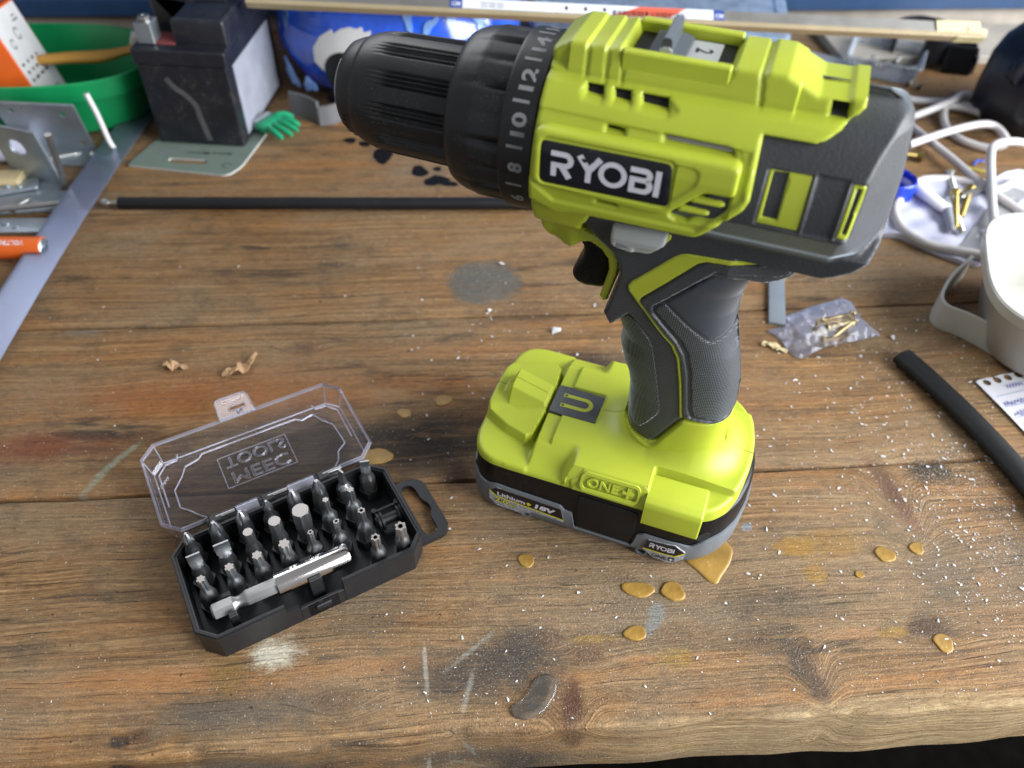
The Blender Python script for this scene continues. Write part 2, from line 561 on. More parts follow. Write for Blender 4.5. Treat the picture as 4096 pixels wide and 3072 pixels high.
def wood_mat():
    q = NT('worn_pine'); b = q.b
    P = q.map(q.obj(), (1000, 1000, 1000))
    rnd = q.n('ShaderNodeObjectInfo').outputs['Random']
    W = q.math('MULTIPLY', rnd, 37.0)
    sep = q.n('ShaderNodeSeparateXYZ'); q.link(P, sep.inputs[0])
    x, y, z = sep.outputs
    yz = q.math('SUBTRACT', y, z)
    # slow wander of the grain, then rings pushed round the knots
    wob = q.noise(q.map(P, (.006, .02, .02)), 1, 3, .5, w=W)
    c = q.math('ADD', yz, q.math('MULTIPLY', q.math('SUBTRACT', wob, .5), 20))
    knots = [(184, 168, 13, 7), (110, 159, 6, 4), (35, 150, 12, 7), (18, 156, 9, 6), (28, 127, 8, 13), (-67, 128, 14, 8),
             (-140, 111, 7, 4), (-190, 262, 16, 8), (128, 150, 7, 16), (190, 240, 9, 26), (-120, 330, 14, 8), (-240, 190, 14, 8), (210, 134, 12, 5), (60, 300, 16, 8)]
    km = None
    for kx, ky, rx, ry in knots:
        bx, by = to_bench(kx, ky)
        dx = q.math('DIVIDE', q.math('SUBTRACT', x, bx), rx); dy = q.math('DIVIDE', q.math('SUBTRACT', yz, by), ry)
        d = q.math('SQRT', q.math('ADD', q.math('MULTIPLY', dx, dx), q.math('MULTIPLY', dy, dy)))
        g = q.math('POWER', 2.718, q.math('MULTIPLY', q.math('MULTIPLY', d, d), -1.3))
        s = q.math('ADD', q.math('MULTIPLY', d, ry * 1.0), by)
        mm = q.n('ShaderNodeMix', data_type='FLOAT'); q.setin(mm.inputs[0], g); q.setin(mm.inputs[2], c); q.setin(mm.inputs[3], s)
        c = mm.outputs[0]
        core = q.ramp(d, [(.30, 1.0), (.95, 0.0)])
        km = core if km is None else q.math('MAXIMUM', km, core)
    cv = q.n('ShaderNodeCombineXYZ'); q.setin(cv.inputs[0], q.math('MULTIPLY', x, .010)); q.setin(cv.inputs[1], q.math('MULTIPLY', c, .62)); q.setin(cv.inputs[2], 0.0)
    fine = q.noise(cv.outputs[0], 1, 6, .62, .15, w=W)
    cv2 = q.n('ShaderNodeCombineXYZ'); q.setin(cv2.inputs[0], q.math('MULTIPLY', x, .004)); q.setin(cv2.inputs[1], q.math('MULTIPLY', c, .10)); q.setin(cv2.inputs[2], 0.0)
    band = q.noise(cv2.outputs[0], 1, 3, .55, .3, w=W)
    cv3 = q.n('ShaderNodeCombineXYZ'); q.setin(cv3.inputs[0], q.math('MULTIPLY', x, .03)); q.setin(cv3.inputs[1], q.math('MULTIPLY', c, 1.6)); q.setin(cv3.inputs[2], 0.0)
    hair = q.noise(cv3.outputs[0], 1, 4, .6, w=W)
    col = q.ramp(fine, [(.26, (.105, .050, .019)), (.42, (.215, .115, .044)), (.56, (.32, .186, .080)), (.74, (.45, .295, .145))])
    col = q.mix(q.ramp(band, [(.50, 0.0), (.66, .60)]), col, (.40, .175, .048))
    col = q.mix(q.ramp(hair, [(.53, 0.0), (.68, .60)]), col, (.06, .038, .022))
    # grey weathering in large soft patches, thinner along the grain
    big = q.noise(q.map(P, (.010, .020, .02)), 1, 5, .6, .4, w=q.math('ADD', W, 3.0))
    col = q.mix(q.ramp(big, [(.43, 0.0), (.62, .62)]), col, q.mix(fine, (.135, .096, .058), (.36, .262, .155)))
    crk = q.n('ShaderNodeCombineXYZ'); q.setin(crk.inputs[0], q.math('MULTIPLY', x, .022)); q.setin(crk.inputs[1], q.math('MULTIPLY', c, 1.1)); q.setin(crk.inputs[2], 3.0)
    ck = q.noise(crk.outputs[0], 1, 3, .55, w=W)
    ckm = q.ramp(ck, [(.635, 0.0), (.67, 1.0)])
    col = q.mix(q.math('MULTIPLY', ckm, .75), col, (.045, .028, .017))
    grub = q.noise(q.map(P, (.05, .07, .06)), 1, 5, .7, w=q.math('ADD', W, 21.0))
    col = q.mix(q.ramp(grub, [(.52, 0.0), (.68, .55)]), col, (.085, .062, .042))
    # dark soaked streaks along the grain
    st = q.noise(q.map(P, (.014, .11, .1)), 1, 5, .62, .6, w=q.math('ADD', W, 9.0))
    loc = q.noise(q.map(P, (.008, .012, .01)), 1, 2, .5, w=q.math('ADD', W, 5.0))
    stm = q.math('MULTIPLY', q.ramp(st, [(.54, 0.0), (.63, 1.0)]), q.ramp(loc, [(.46, .0), (.60, .85)]))
    def blob(bx, by, rx, ry, amp=.5, ns=.06, soft=.35, rot=0):
        ux, uy = to_bench(bx, by)
        n = q.math('ADD', q.math('MULTIPLY', q.noise(q.map(P, (ns, ns * 1.5, ns)), 1, 5, .70), .62), q.math('MULTIPLY', q.noise(q.map(P, (ns * 3, ns * 7, ns)), 1, 4, .65), .38))
        dx = q.math('DIVIDE', q.math('SUBTRACT', x, ux), rx); dy = q.math('DIVIDE', q.math('SUBTRACT', yz, uy), ry)
        if rot:
            cr, sr = math.cos(rot), math.sin(rot)
            ax = q.math('SUBTRACT', x, ux); ay = q.math('SUBTRACT', yz, uy)
            dx = q.math('DIVIDE', q.math('ADD', q.math('MULTIPLY', ax, cr), q.math('MULTIPLY', ay, sr)), rx)
            dy = q.math('DIVIDE', q.math('SUBTRACT', q.math('MULTIPLY', ay, cr), q.math('MULTIPLY', ax, sr)), ry)
        d = q.math('SQRT', q.math('ADD', q.math('MULTIPLY', dx, dx), q.math('MULTIPLY', dy, dy)))
        d = q.math('ADD', d, q.math('MULTIPLY', q.math('SUBTRACT', n, .5), amp * 4))
        return q.ramp(d, [(max(0, .92 - soft), 1.0), (1.0, 0.0)])
    # stripes soaked black beside the drill and left of the case
    s1 = q.math('MULTIPLY', blob(-50, 262, 66, 26, .3, .03, .5), q.ramp(st, [(.36, 0.0), (.48, 1.0)]))
    s2 = q.math('MULTIPLY', blob(-215, 262, 34, 22, .5, .05, .6), q.ramp(st, [(.50, 0.0), (.56, 1.0)]))
    s3 = q.math('MULTIPLY', blob(40, 325, 46, 16, .3, .04, .7), q.ramp(st, [(.38, 0.0), (.50, .9)]))
    stm = q.math('MAXIMUM', stm, q.math('MAXIMUM', s1, q.math('MAXIMUM', s2, s3)))
    col = q.mix(q.math('MULTIPLY', stm, .88), col, (.026, .022, .020))
    # named marks: (x, y, rx, ry, colour, strength, amp, noise scale, softness, turn)
    marks = [(-20, 396, 26, 24, (.135, .125, .105), 1.0, .2, .05, .15, 0),       # grey cement-like patch behind the drill
             (-150, 292, 130, 24, (.36, .135, .035), .75, .3, .03, .7, 0),        # orange heartwood behind the case
             (-245, 250, 60, 14, (.20, .048, .016), .80, .3, .04, .7, 0),        # reddish end by the seam
             (-150, 134, 48, 5, (.37, .165, .055), .62, .25, .05, .5, 0), (-55, 142, 44, 5, (.38, .175, .06), .55, .25, .05, .5, 0),
             (70, 150, 30, 2.6, (.44, .20, .07), .6, .3, .05, .5, 0), (146, 163, 22, 3.4, (.42, .22, .10), .6, .3, .06, .5, 0),
             (-95, 146, 12, 9, (.68, .64, .52), .95, .45, .16, .6, 0),           # pale scraped filler by the case
             (-112, 136, 8, 13, (.22, .14, .030), .55, .4, .08, .5, 0),        # ochre smear in front of the case
             (70, 300, 90, 22, (.36, .145, .042), .55, .3, .03, .7, 0), (-60, 330, 120, 12, (.40, .19, .07), .4, .3, .03, .7, 0), (-10, 140, 46, 15, (.060, .052, .045), .85, .35, .05, .6, 0), (8, 152, 26, 15, (.040, .036, .034), .85, .35, .06, .6, 0),
             (-105, 122, 60, 12, (.095, .082, .068), .85, .35, .05, .6, 0),
             (28, 128, 5, 14, (.105, .040, .022), .8, .3, .10, .4, R(-14)), (130, 137, 4, 8, (.085, .035, .022), .8, .3, .12, .3, 0),
             (124, 148, 6, 15, (.050, .042, .034), .8, .4, .09, .5, R(14)),
             (184, 168, 14, 8, (.085, .060, .042), .7, .3, .08, .6, 0), (190, 240, 5, 32, (.16, .060, .028), .8, .25, .06, .4, R(12)),
             (150, 208, 26, 10, (.30, .165, .040), .75, .3, .05, .4, 0), (134, 206, 11, 6.5, (.33, .18, .03), .85, .25, .10, .3, 0),
             (141, 192, 7, 6, (.34, .18, .02), .7, .4, .12, .4, 0), (72, 150, 11, 5, (.32, .20, .035), .75, .45, .10, .4, 0), (40, 157, 12, 2.6, (.34, .19, .02), .8, .4, .12, .4, 0),
             (168, 164, 9, 3, (.36, .21, .03), .6, .5, .12, .5, 0), (-26, 240, 10, 9, (.050, .020, .014), .85, .3, .08, .6, 0),  # second entry: contact shadow left of the battery, painted into the boards
             (214, 254, 16, 9, (.022, .020, .018), .85, .45, .07, .5, 0), (244, 200, 40, 26, (.085, .078, .070), .55, .4, .04, .7, 0), (200, 190, 26, 30, (.10, .088, .072), .5, .4, .05, .7, 0),
             (-196, 246, 18, 2.4, (.33, .36, .27), .75, .3, .12, .5, R(52)), (-203, 230, 16, 2.4, (.33, .36, .27), .7, .3, .12, .5, R(62)),
             (-32, 142, 1.3, 16, (.50, .49, .43), .5, .3, .14, .5, R(4)), (-14, 132, 1.6, 14, (.45, .44, .40), .40, .3, .14, .6, R(-16)), (-14, 150, 18, 1.3, (.42, .43, .38), .35, .35, .14, .6, R(38)),
             (66, 169, 4.2, 7.5, (.25, .27, .28), .95, .25, .12, .25, R(-24)), (62, 162, 2.2, 5, (.25, .27, .28), .95, .25, .12, .25, R(-20)), (131, 229, 0, 0, None, 0, 0, 0, 0, 0),
             (114, 216, 3.2, 2.8, (.25, .28, .31), .95, .2, .2, .3, 0), (-146, 109, 5, 3, (.028, .024, .022), .9, .3, .2, .3, 0),
             (-252, 338, 14, 5, (.22, .20, .17), .6, .4, .1, .5, 0), (60, 165, 60, 22, (.15, .125, .095), .5, .4, .04, .7, 0), (-60, 170, 30, 22, (.13, .105, .078), .5, .4, .04, .7, 0), (120, 175, 40, 14, (.085, .07, .055), .5, .5, .05, .7, 0), (6, 372, 30, 26, (.085, .06, .045), .35, .4, .05, .7, 0)]
    worn = q.ramp(q.math('ADD', q.math('MULTIPLY', fine, .6), q.math('MULTIPLY', q.noise(q.map(P, (.25, .5, .3)), 1, 4, .7), .5)), [(.36, .45), (.56, 1.0)])
    for (mx, my, rx, ry, cc, stg, amp, ns, soft, rot) in marks:
        if not rx: continue
        col = q.mix(q.math('MULTIPLY', q.math('MULTIPLY', blob(mx, my, rx, ry, amp * 1.5, ns, soft, rot), worn), stg), col, cc)
    col = q.mix(q.math('MULTIPLY', km, .55), col, (.075, .032, .016))
    # fresh torn wood on the worn front edge at the right
    edge = q.math('MULTIPLY', q.ramp(q.math('ADD', y, q.math('MULTIPLY', q.math('SUBTRACT', big, .5), 8)), [(0.0, 1.0), (.9, 1.0)]), 1.0)
    ex = q.math('SUBTRACT', q.math('MULTIPLY', x, .012), .15, clamp=True)
    ey = q.n('ShaderNodeMapRange'); q.setin(ey.inputs[0], q.math('ADD', y, q.math('MULTIPLY', q.math('SUBTRACT', big, .5), 16))); ey.inputs[1].default_value = 7.0; ey.inputs[2].default_value = 1.0
    fresh = q.math('MULTIPLY', ex, ey.outputs[0])
    fcol = q.mix(q.ramp(fine, [(.35, 0.0), (.65, 1.0)]), (.30, .19, .085), (.64, .48, .27))
    col = q.mix(q.math('MULTIPLY', fresh, .85), col, fcol)
    mott = q.noise(q.map(P, (.20, .9, .9)), 1, 5, .75, .4)
    col = q.mix(1.0, col, q.ramp(mott, [(.28, .52), (.5, .98), (.72, 1.32)]), 'MULTIPLY')
    # fine scattered dust, thicker toward the right and front
    dn = q.noise(P, .9, 2, .5); dl = q.noise(q.map(P, (.012, .016, .01)), 1, 3, .6)
    dm = q.math('MULTIPLY', q.ramp(dn, [(.655, 0.0), (.70, 1.0)]), q.ramp(dl, [(.36, .10), (.62, 1.0)]))
    col = q.mix(q.math('MULTIPLY', dm, .70), col, (.58, .53, .44))
    heap = q.math('MAXIMUM', blob(246, 205, 34, 30, .3, .03, .9), q.math('MAXIMUM', blob(225, 250, 44, 52, .35, .03, .9), q.math('MULTIPLY', blob(60, 170, 230, 70, .3, .02, .9), .55)))
    dn3 = q.noise(P, 1.25, 3, .6)
    col = q.mix(q.math('MULTIPLY', q.math('MULTIPLY', q.ramp(dn3, [(.56, 0.0), (.66, 1.0)]), heap), .8), col, (.58, .55, .48))
    film = q.noise(q.map(P, (.012, .015, .01)), 1, 4, .6)
    col = q.mix(q.ramp(film, [(.42, 0.0), (.66, .20)]), col, (.33, .255, .165))
    dn2 = q.noise(P, 2.6, 1, .5)
    col = q.mix(q.math('MULTIPLY', q.math('MULTIPLY', q.ramp(dn2, [(.64, 0.0), (.74, 1.0)]), q.ramp(dl, [(.38, .05), (.6, 1.0)])), .5), col, (.50, .46, .40))
    pn = q.noise(P, .33, 2, .5)
    col = q.mix(q.math('MULTIPLY', q.ramp(pn, [(.24, 1.0), (.29, 0.0)]), .8), col, (.030, .022, .016))
    bc = q.n('ShaderNodeGamma'); q.link(col, bc.inputs[0]); bc.inputs[1].default_value = 1.10
    hs = q.n('ShaderNodeHueSaturation'); q.link(bc.outputs[0], hs.inputs['Color']); hs.inputs['Saturation'].default_value = 1.0
    col = hs.outputs[0]
    q.setin(b.inputs['Base Color'], col)
    q.setin(b.inputs['Roughness'], q.math('ADD', .56, q.math('MULTIPLY', big, .22)))
    b.inputs['Specular IOR Level'].default_value = .28
    h = q.math('ADD', q.math('MULTIPLY', fine, .9), q.math('ADD', q.math('MULTIPLY', hair, .5), q.math('MULTIPLY', q.math('MAXIMUM', dm, 0.0), .5)))
    h = q.math('SUBTRACT', h, q.math('MULTIPLY', ckm, .9))
    h = q.math('ADD', h, q.math('MULTIPLY', q.noise(P, 1.1, 3, .6), .5))
    h = q.math('ADD', h, q.math('MULTIPLY', q.math('MULTIPLY', fresh, q.noise(q.map(P, (.12, .8, .8)), 1, 5, .7)), 2.5))
    q.bump(h, .75, .0012)
    return q.mat
M['wood'] = wood_mat()

bench = thing('workbench', 'worn brown pine workbench of long planks with dark stains and glue drops', 'workbench', (0, BY, 0), BA)
def plank(y0, y1, zt, thick=30.0, front=False):
    """long board with slightly wandering, rounded edges"""
    xs = np.arange(-620, 721, 6.0) if not front else np.arange(-330, 380, 2.0)
    n = len(xs)
    def wob(s, a): return a * (np.sin(xs * .021 + s) + .6 * np.sin(xs * .053 + 2 * s) + .4 * np.sin(xs * .13 + 3 * s))
    w0 = wob(y0 * .1 + 1, .5 if not front else .8); w1 = wob(y1 * .1 + 2, .5)
    if front: w0 = w0 + np.convolve(RNG.normal(0, 1, n), np.hanning(15) / 3.4, 'same') * .22
    bv = 1.3 if not front else 1.6
    wear = np.zeros(n)
    if front: wear = .5 * sstep((xs - 20) / 90) + np.abs(np.convolve(RNG.normal(0, .5, n), np.hanning(9) / 2.4, 'same')) + np.where(np.convolve(RNG.random(n) < .01, [1, 1, 1], 'same') > 0, 1.6, 0)
    prof = [(y0 + w0 + .4, -thick), (y0 + w0, -thick + 2), (y0 + w0, zt - bv - wear), (y0 + w0 + bv * .3 + wear * .3, zt - bv * .3 - wear * .35), (y0 + w0 + bv + wear, np.full(n, zt))]
    m = max(2, int((y1 - y0) / 12))
    for k in range(1, m): prof.append((np.full(n, y0 + (y1 - y0) * k / m), np.full(n, zt)))
    prof += [(y1 + w1 - 1.3, np.full(n, zt)), (y1 + w1 - .4, np.full(n, zt - .4)), (y1 + w1, np.full(n, zt - 1.3)), (y1 + w1, np.full(n, -thick))]
    V = np.stack([np.c_[xs, np.broadcast_to(a, (n,)), np.broadcast_to(c, (n,))] for a, c in prof], 1).reshape(-1, 3)
    k = len(prof); F = []
    for i in range(n - 1):
        for j in range(k - 1):
            F.append((i * k + j, (i + 1) * k + j, (i + 1) * k + j + 1, i * k + j + 1))
        F.append((i * k + k - 1, (i + 1) * k + k - 1, (i + 1) * k, i * k))
    F.append(list(range(k))[::-1]); F.append([(n - 1) * k + j for j in range(k)])
    bd = B(); bd.add(V, F)
    return bd.build('plank', M['wood'], bench, smooth=40)
GAP = 1.2
ys = [0, 123.4, 246.4, 365.4, 485.4, 604.4, 692]
for i in range(6):
    plank(ys[i] + (GAP if i else 0), ys[i + 1] - GAP * .4, 0.0 - .15 * (i > 1), thick=(41.0 if i == 0 else 30.0), front=(i == 0))
ZB = 0.0
# dried drops of glue and spilt paint that stick to the boards
M['amber'] = pm('amber_glue', (.30, .170, .032), .42, var=.35, bump=.35, bscale=700, spec=.45, dust=.6)
M['ink'] = pm('black_ink', (.008, .008, .008), .6, var=.1, spec=.1)
M['resin'] = clear('clear_resin', (.97, .97, .95), .25, .06, cover=.05, covercol=(.6, .62, .6))
def drop(name, x, y, rx, ry, h, mat, amp=.12, z=0.0, seg=64, outline=None, lab=None):
    rings_ = []
    ph = RNG.uniform(0, 6.28, 4)
    if outline is None:
        th = np.linspace(0, 2 * math.pi, seg, endpoint=False)
        k = 1 + amp * (np.sin(2 * th + ph[0]) * .6 + np.sin(3 * th + ph[1]) * .5 + np.sin(5 * th + ph[2]) * .22 + np.sin(9 * th + ph[3]) * .10)
        O = np.c_[rx * k * np.cos(th), ry * k * np.sin(th)]
    else:
        O = rpoly(np.array(outline) - np.array([x, y]), 6, 5)
    for t, hh in ((1.0, 0), (.985, .5), (.93, .9), (.84, 1.0), (.6, .72), (.3, .8)):
        rings_.append(np.c_[O * t, np.full(len(O), hh * h * .62)])
    bd = B(); bd.rings(rings_, cap0=True)
    bx, by = to_bench(x, y)
    o = bd.build(name, mat, bench, smooth=60, loc=(bx, by, z + .05), rotz=-BA)
    if lab: o['label'] = lab
    return o
for (x, y, rx, ry, h) in [(59, 181, 7.2, 3.9, 1.0), (74.5, 180.5, 5.6, 4.6, 1.4), (56, 160, 4.9, 3.5, 1.2), (176, 203, 4.6, 4.1, 1.2), (192, 207, 3.2, 3.6, 1.0), (161, 192, 2.1, 1.8, .9),
                          (9, 194, 3.9, 3.4, .9), (-37, 292, 4.6, 3.9, .7), (-57, 282, 3.8, 3.2, .5), (188, 160, 4.3, 4.2, .9), (-67, 252, 7, 5.5, .5)]:
    drop('glue_drop', x, y, rx, ry, h, M['amber'], z=0.0)
drop('glue_drop', 92, 198, 0, 0, 1.0, M['amber'], outline=[(80, 205), (82, 196), (86, 192.5), (91, 186), (95, 184.5), (97, 188), (103, 196), (105.5, 203), (103, 208), (94, 212), (84, 211)], lab='irregular amber glue spill beside the battery')
for (x, y, rx, ry) in [(-133, 566, 5.5, 4), (-120, 562, 5.5, 4.5), (-104, 546, 8.5, 11), (-74, 524, 6, 8), (-61, 528, 3.5, 3), (-60, 512, 9, 7), (-50, 508, 7, 3)]:
    drop('ink_spot', x, y, rx, ry, .25, M['ink'], amp=.2, z=-.12)
drop('resin_puddle', 12, 131, 0, 0, 1.9, M['resin'], outline=[(4, 123), (10, 121.5), (17, 125), (22, 133), (22.5, 139), (18.5, 141.5), (13, 139), (10.5, 133), (7, 129), (3.0, 127)])

# wall behind the bench
M['blue_paint'] = pm('blue_painted_metal', (.018, .052, .125), .45, var=.12, bump=.06, bscale=200)
M['pale_board'] = pm('pale_board', (.36, .32, .27), .6, var=.14, bump=.1, bscale=260)
M['floor'] = pm('dark_floor', (.004, .0035, .003), .8, var=.3)
wa = math.atan(.1)
bd = B(); bd.box((0, 12, -8), (1500, 20, 46)); o = bd.build('skirting_board', M['pale_board'], None, loc=(0, 790, 0), rotz=wa); tag(o, kind='structure')
cab = thing('metal_cabinet', 'blue painted metal cabinet standing along the back of the workbench', 'cabinet', (0, 786, 16.5), wa)
bd = B(); bd.box((0, 22, 200), (1500, 44, 400), bev=2); bd.build('cabinet_front', M['blue_paint'], cab)
bd = B(); bd.box((0, -1.0, 9), (1500, 3, 16), bev=1); bd.build('bottom_rail', M['blue_paint'], cab)
M['floor'].node_tree.nodes['Principled BSDF'].inputs['Specular IOR Level'].default_value = 0.0
bd = B(); bd.box((0, 500, -760), (6000, 4200, 4)); o = bd.build('floor', M['floor'], None); tag(o, kind='structure')
M['rust'] = pm('rust_brown_fabric', (.035, .012, .007), .8, var=.2)
M['pale_fabric'] = pm('pale_grey_paint', (.30, .28, .27), .7, var=.1)
# things on the floor that show past the front edge of the bench
t = thing('storage_crate', 'dark reddish brown crate on the floor below the bench edge', 'crate', (345, 60, -757), R(20))
bd = B(); bd.box((0, 0, 140), (210, 260, 280), bev=6); bd.build('crate_body', M['rust'], t)
bd = B(); bd.box((0, 0, 285), (216, 266, 10), bev=2); bd.build('crate_lid', M['rust'], t)
# the pale board lying at the right hand back corner
o = B().box((0, 0, 4), (210, 74, 8), bev=.8).build('plywood_offcut', M['pale_board'], None, loc=(395, 775, 0), rotz=wa)
tag(o, 'pale flat board lying at the right back corner of the bench', 'board')
# ------------------------------------------------------------------ cordless drill (x along its axis, chuck at -x; y=0 its middle plane; z up from the bench)
DX0 = -28.0
th = R(-18.5)
def drill_origin():
    x, y = DX0, 248.0
    return (x * math.cos(th) - y * math.sin(th), x * math.sin(th) + y * math.cos(th))
ox, oy = drill_origin()
drill = thing('cordless_drill', 'lime green and charcoal cordless drill with black chuck standing on its battery', 'drill', (ox, oy, 0.0), th)
DL = (-DX0, 0, 0)
def part(bd, name, mats, parent=None, smooth=32):
    return bd.build(name, mats, parent or drill, smooth=smooth, loc=DL if parent is None else None)

ZH = [40, 50, 60, 76, 83, 90, 97, 104, 110, 118, 126, 136, 150, 165]
XL = [-26.5, -26.5, -27.2, -28.3, -30, -33, -35, -34.4, -37, -40, -42, -43, -44, -44]
XR = [17, 17, 17, 16.7, 15.9, 14.8, 13, 11.2, 9, 7.4, 6.8, 8, 14, 14]
def FH(x, z):
    xl = np.interp(z, ZH, XL); xr = np.interp(z, ZH, XR)
    u = np.clip(np.abs((2 * x - xl - xr) / (xr - xl)), 0, 1)
    w = np.interp(z, [50, 75, 110, 140], [17, 16.5, 17.5, 19])
    return w * (1 - u ** 2.6) ** (1 / 2.6)
def FC(Rr, zc=179.0):
    return lambda x, z: np.sqrt(np.maximum(Rr * Rr - (z - zc) ** 2, 0))
def xrear(z): return np.interp(z, [150, 156, 160, 166, 173, 190, 206, 209, 213], [34, 39, 41.5, 43, 43.7, 42.6, 40, 38, 32])
def FD(x, z):
    body = np.where(z > 150, FC(31.6)(x, z), 0)
    zz = z - .6 * np.clip(x - 29, 0, 20)
    body = np.minimum(body, np.interp(zz, [152, 157, 164, 170, 178], [5, 10.5, 19.5, 26.5, 31.6]))
    rear = 6 + 1.95 * (xrear(z) - x)
    rear = np.maximum(rear, 4); hk = np.clip(.5 + .5 * (rear - body) / 1.6, 0, 1)
    body = np.where(x > 12, rear * (1 - hk) + body * hk - 1.6 * hk * (1 - hk), body)
    neck = np.interp(z, [120, 140, 165, 180], [17.5, 19, 19.5, 0])
    taper = np.interp(x, [0, 24], [1, .55])
    neck = neck * np.where(z < 156, taper, 1)
    k = 3.0
    hh = np.clip(.5 + .5 * (body - neck) / k, 0, 1)
    return neck * (1 - hh) + body * hh + k * hh * (1 - hh)

# dark housing: rear cap, neck and tail
housing = [(-52, 166), (-52.6, 158), (-50.8, 155.5), (-46, 151), (-40.5, 147), (-37.8, 142.5), (-37.3, 138.5), (-38.2, 131.5), (-40.2, 121.8), (-41.4, 117.5), (-38, 112), (-31.6, 119.9),
           (-21.6, 111.2), (-12.4, 112), (-20, 122), (-23, 127), (-14, 137), (-4.5, 147), (5.5, 146.5), (12, 145.2), (17, 146.2), (21, 148.4), (23.2, 152.0), (27, 154.4), (33, 157.0), (38, 160.2),
           (41.2, 164.5), (43, 169), (43.7, 176), (42.6, 190), (40, 206), (37.5, 209.5), (31, 212.8), (20, 213), (-5, 213), (-6, 190), (-30, 172)]
win1 = [(3.6, 195.2), (16.2, 195.4), (16.5, 179.0), (3.6, 179.2)]
win2 = [(27.3, 195.3), (31.2, 195.3), (30.9, 179.4), (27.2, 179.4)]
tri_panel = [(1.4, 196.2), (26.3, 196.4), (26.2, 178.6), (2.6, 177.0), (1.4, 192)]
bd = B()
puff(bd, housing, FD, rnd=1.6, h=.55, dents=[(win1, 1.4, .8), (win2, 1.2, .8), ([(17.2, 196), (26.2, 196), (26.0, 178.8), (17.4, 178.6)], .7, .8)])
part(bd, 'housing', M['charcoal'])
# lime frames set in the housing windows, with the vents inside
def FDw(x, z): return FD(x, z)
v1 = [(4.9, 194.6), (9.3, 194.9), (9.7, 181.3), (5.1, 181.4)]
v2 = [(28.7, 194.4), (30.1, 194.4), (29.8, 181.0), (28.5, 181.2)]
bd = B()
puff(bd, win1, FDw, off=-.5, rnd=.5, h=.5, base=20, holes=[v1]); puff(bd, win2, FDw, off=-.3, rnd=.4, h=.5, base=15, holes=[v2])
bd.split('window_frame', M['yellow_smooth'], drill, loc=DL)
bd = B()
for v, dep in ((v1, 6), (v2, 5)):
    P = np.array(v); P = P + (P - P.mean(0)) * .08
    puff(bd, P, FD, off=-dep, rnd=0, h=1.2, base=10)
bd.box((6.9, -27, 184.6), (4.0, .5, .5)); bd.box((6.9, -27.2, 190.5), (3.0, .8, 2.2))
bd.split('vent', M['dark_hole'], drill, loc=DL)

# lime shell
def FS(x, z):
    c = FC(33.2)(x, z)
    top_ = np.where(x < 6, 15.2, 13.8) - .25 * np.clip(z - 209, 0, 9)
    t = np.clip((z - 206.4) / 1.6, 0, 1)
    bump = top_
    bump = np.where(x <= -63, np.minimum(top_, np.maximum(c, 13)), bump)
    return np.where(z < 206.4, c, c * (1 - t) + bump * t)
shell = [(-68.8, 171), (-68.8, 213.2), (-66.5, 214.6), (-63.2, 216.6), (-58.3, 216.9), (-57.2, 216.0), (-52.2, 216.9), (-51.2, 216.0), (-47.6, 217.0), (-46.6, 215.6), (-45.6, 212.6), (-15.2, 212.6), (-13.0, 216.6),
         (-6.2, 216.9), (-5.2, 215.9), (-3.4, 217.3), (2.0, 217.2), (12.0, 212.6), (19.5, 212.8), (21, 213.6), (24.6, 213.8), (24.9, 211.2), (23.6, 209.2), (20.0, 206.2), (16.6, 203.7), (14.0, 202.7),
         (-.6, 202.6), (.6, 186.0), (-.6, 182.6), (-11.8, 169.8), (-13.6, 169.0), (-21.2, 168.8), (-53, 168.4), (-60, 166.8)]
upvent = [(-57.0, 205.0), (-56.4, 206.6), (-30.0, 206.4), (-26.4, 204.4), (-29, 203.2), (-55, 204.0)]
slots = [[(-55.8, 206.3), (-50.6, 206.3), (-49.7, 203.9), (-55.2, 204.1)], [(-47.2, 206.3), (-42.0, 206.2), (-41.0, 203.8), (-46.2, 204.0)], [(-38.5, 206.2), (-30.3, 206.1), (-29.3, 203.7), (-37.5, 204.0)]]
sslot = [(-46.4, 198.2), (-40.8, 198.0), (-40.7, 197.0), (-46.2, 197.0)]
lslot = [(-28.7, 198.9), (-10.2, 198.8), (-8.3, 198.3), (-7.2, 196.9), (-28.2, 197.1)]
lowv = [[(-14.2, 185.6), (-7.6, 186.0), (-8.4, 184.7), (-14.6, 184.2)], [(-17.2, 182.3), (-10.9, 181.8), (-12.0, 180.4), (-18.0, 180.8)], [(-20.6, 178.2), (-14.7, 177.5), (-16.6, 175.3), (-21.4, 176.2)]]
bslot = [(-45.9, 176.0), (-39.2, 176.0), (-39.2, 175.3), (-45.7, 175.3)]
groove = lambda x0, x1, z0, z1: [(x0, z0), (x1, z0), (x1, z1), (x0, z1)]
bd = B()
topslot = [(15.6, 211.9), (20.4, 211.9), (20.7, 208.0), (16.0, 208.0)]
SH = .5
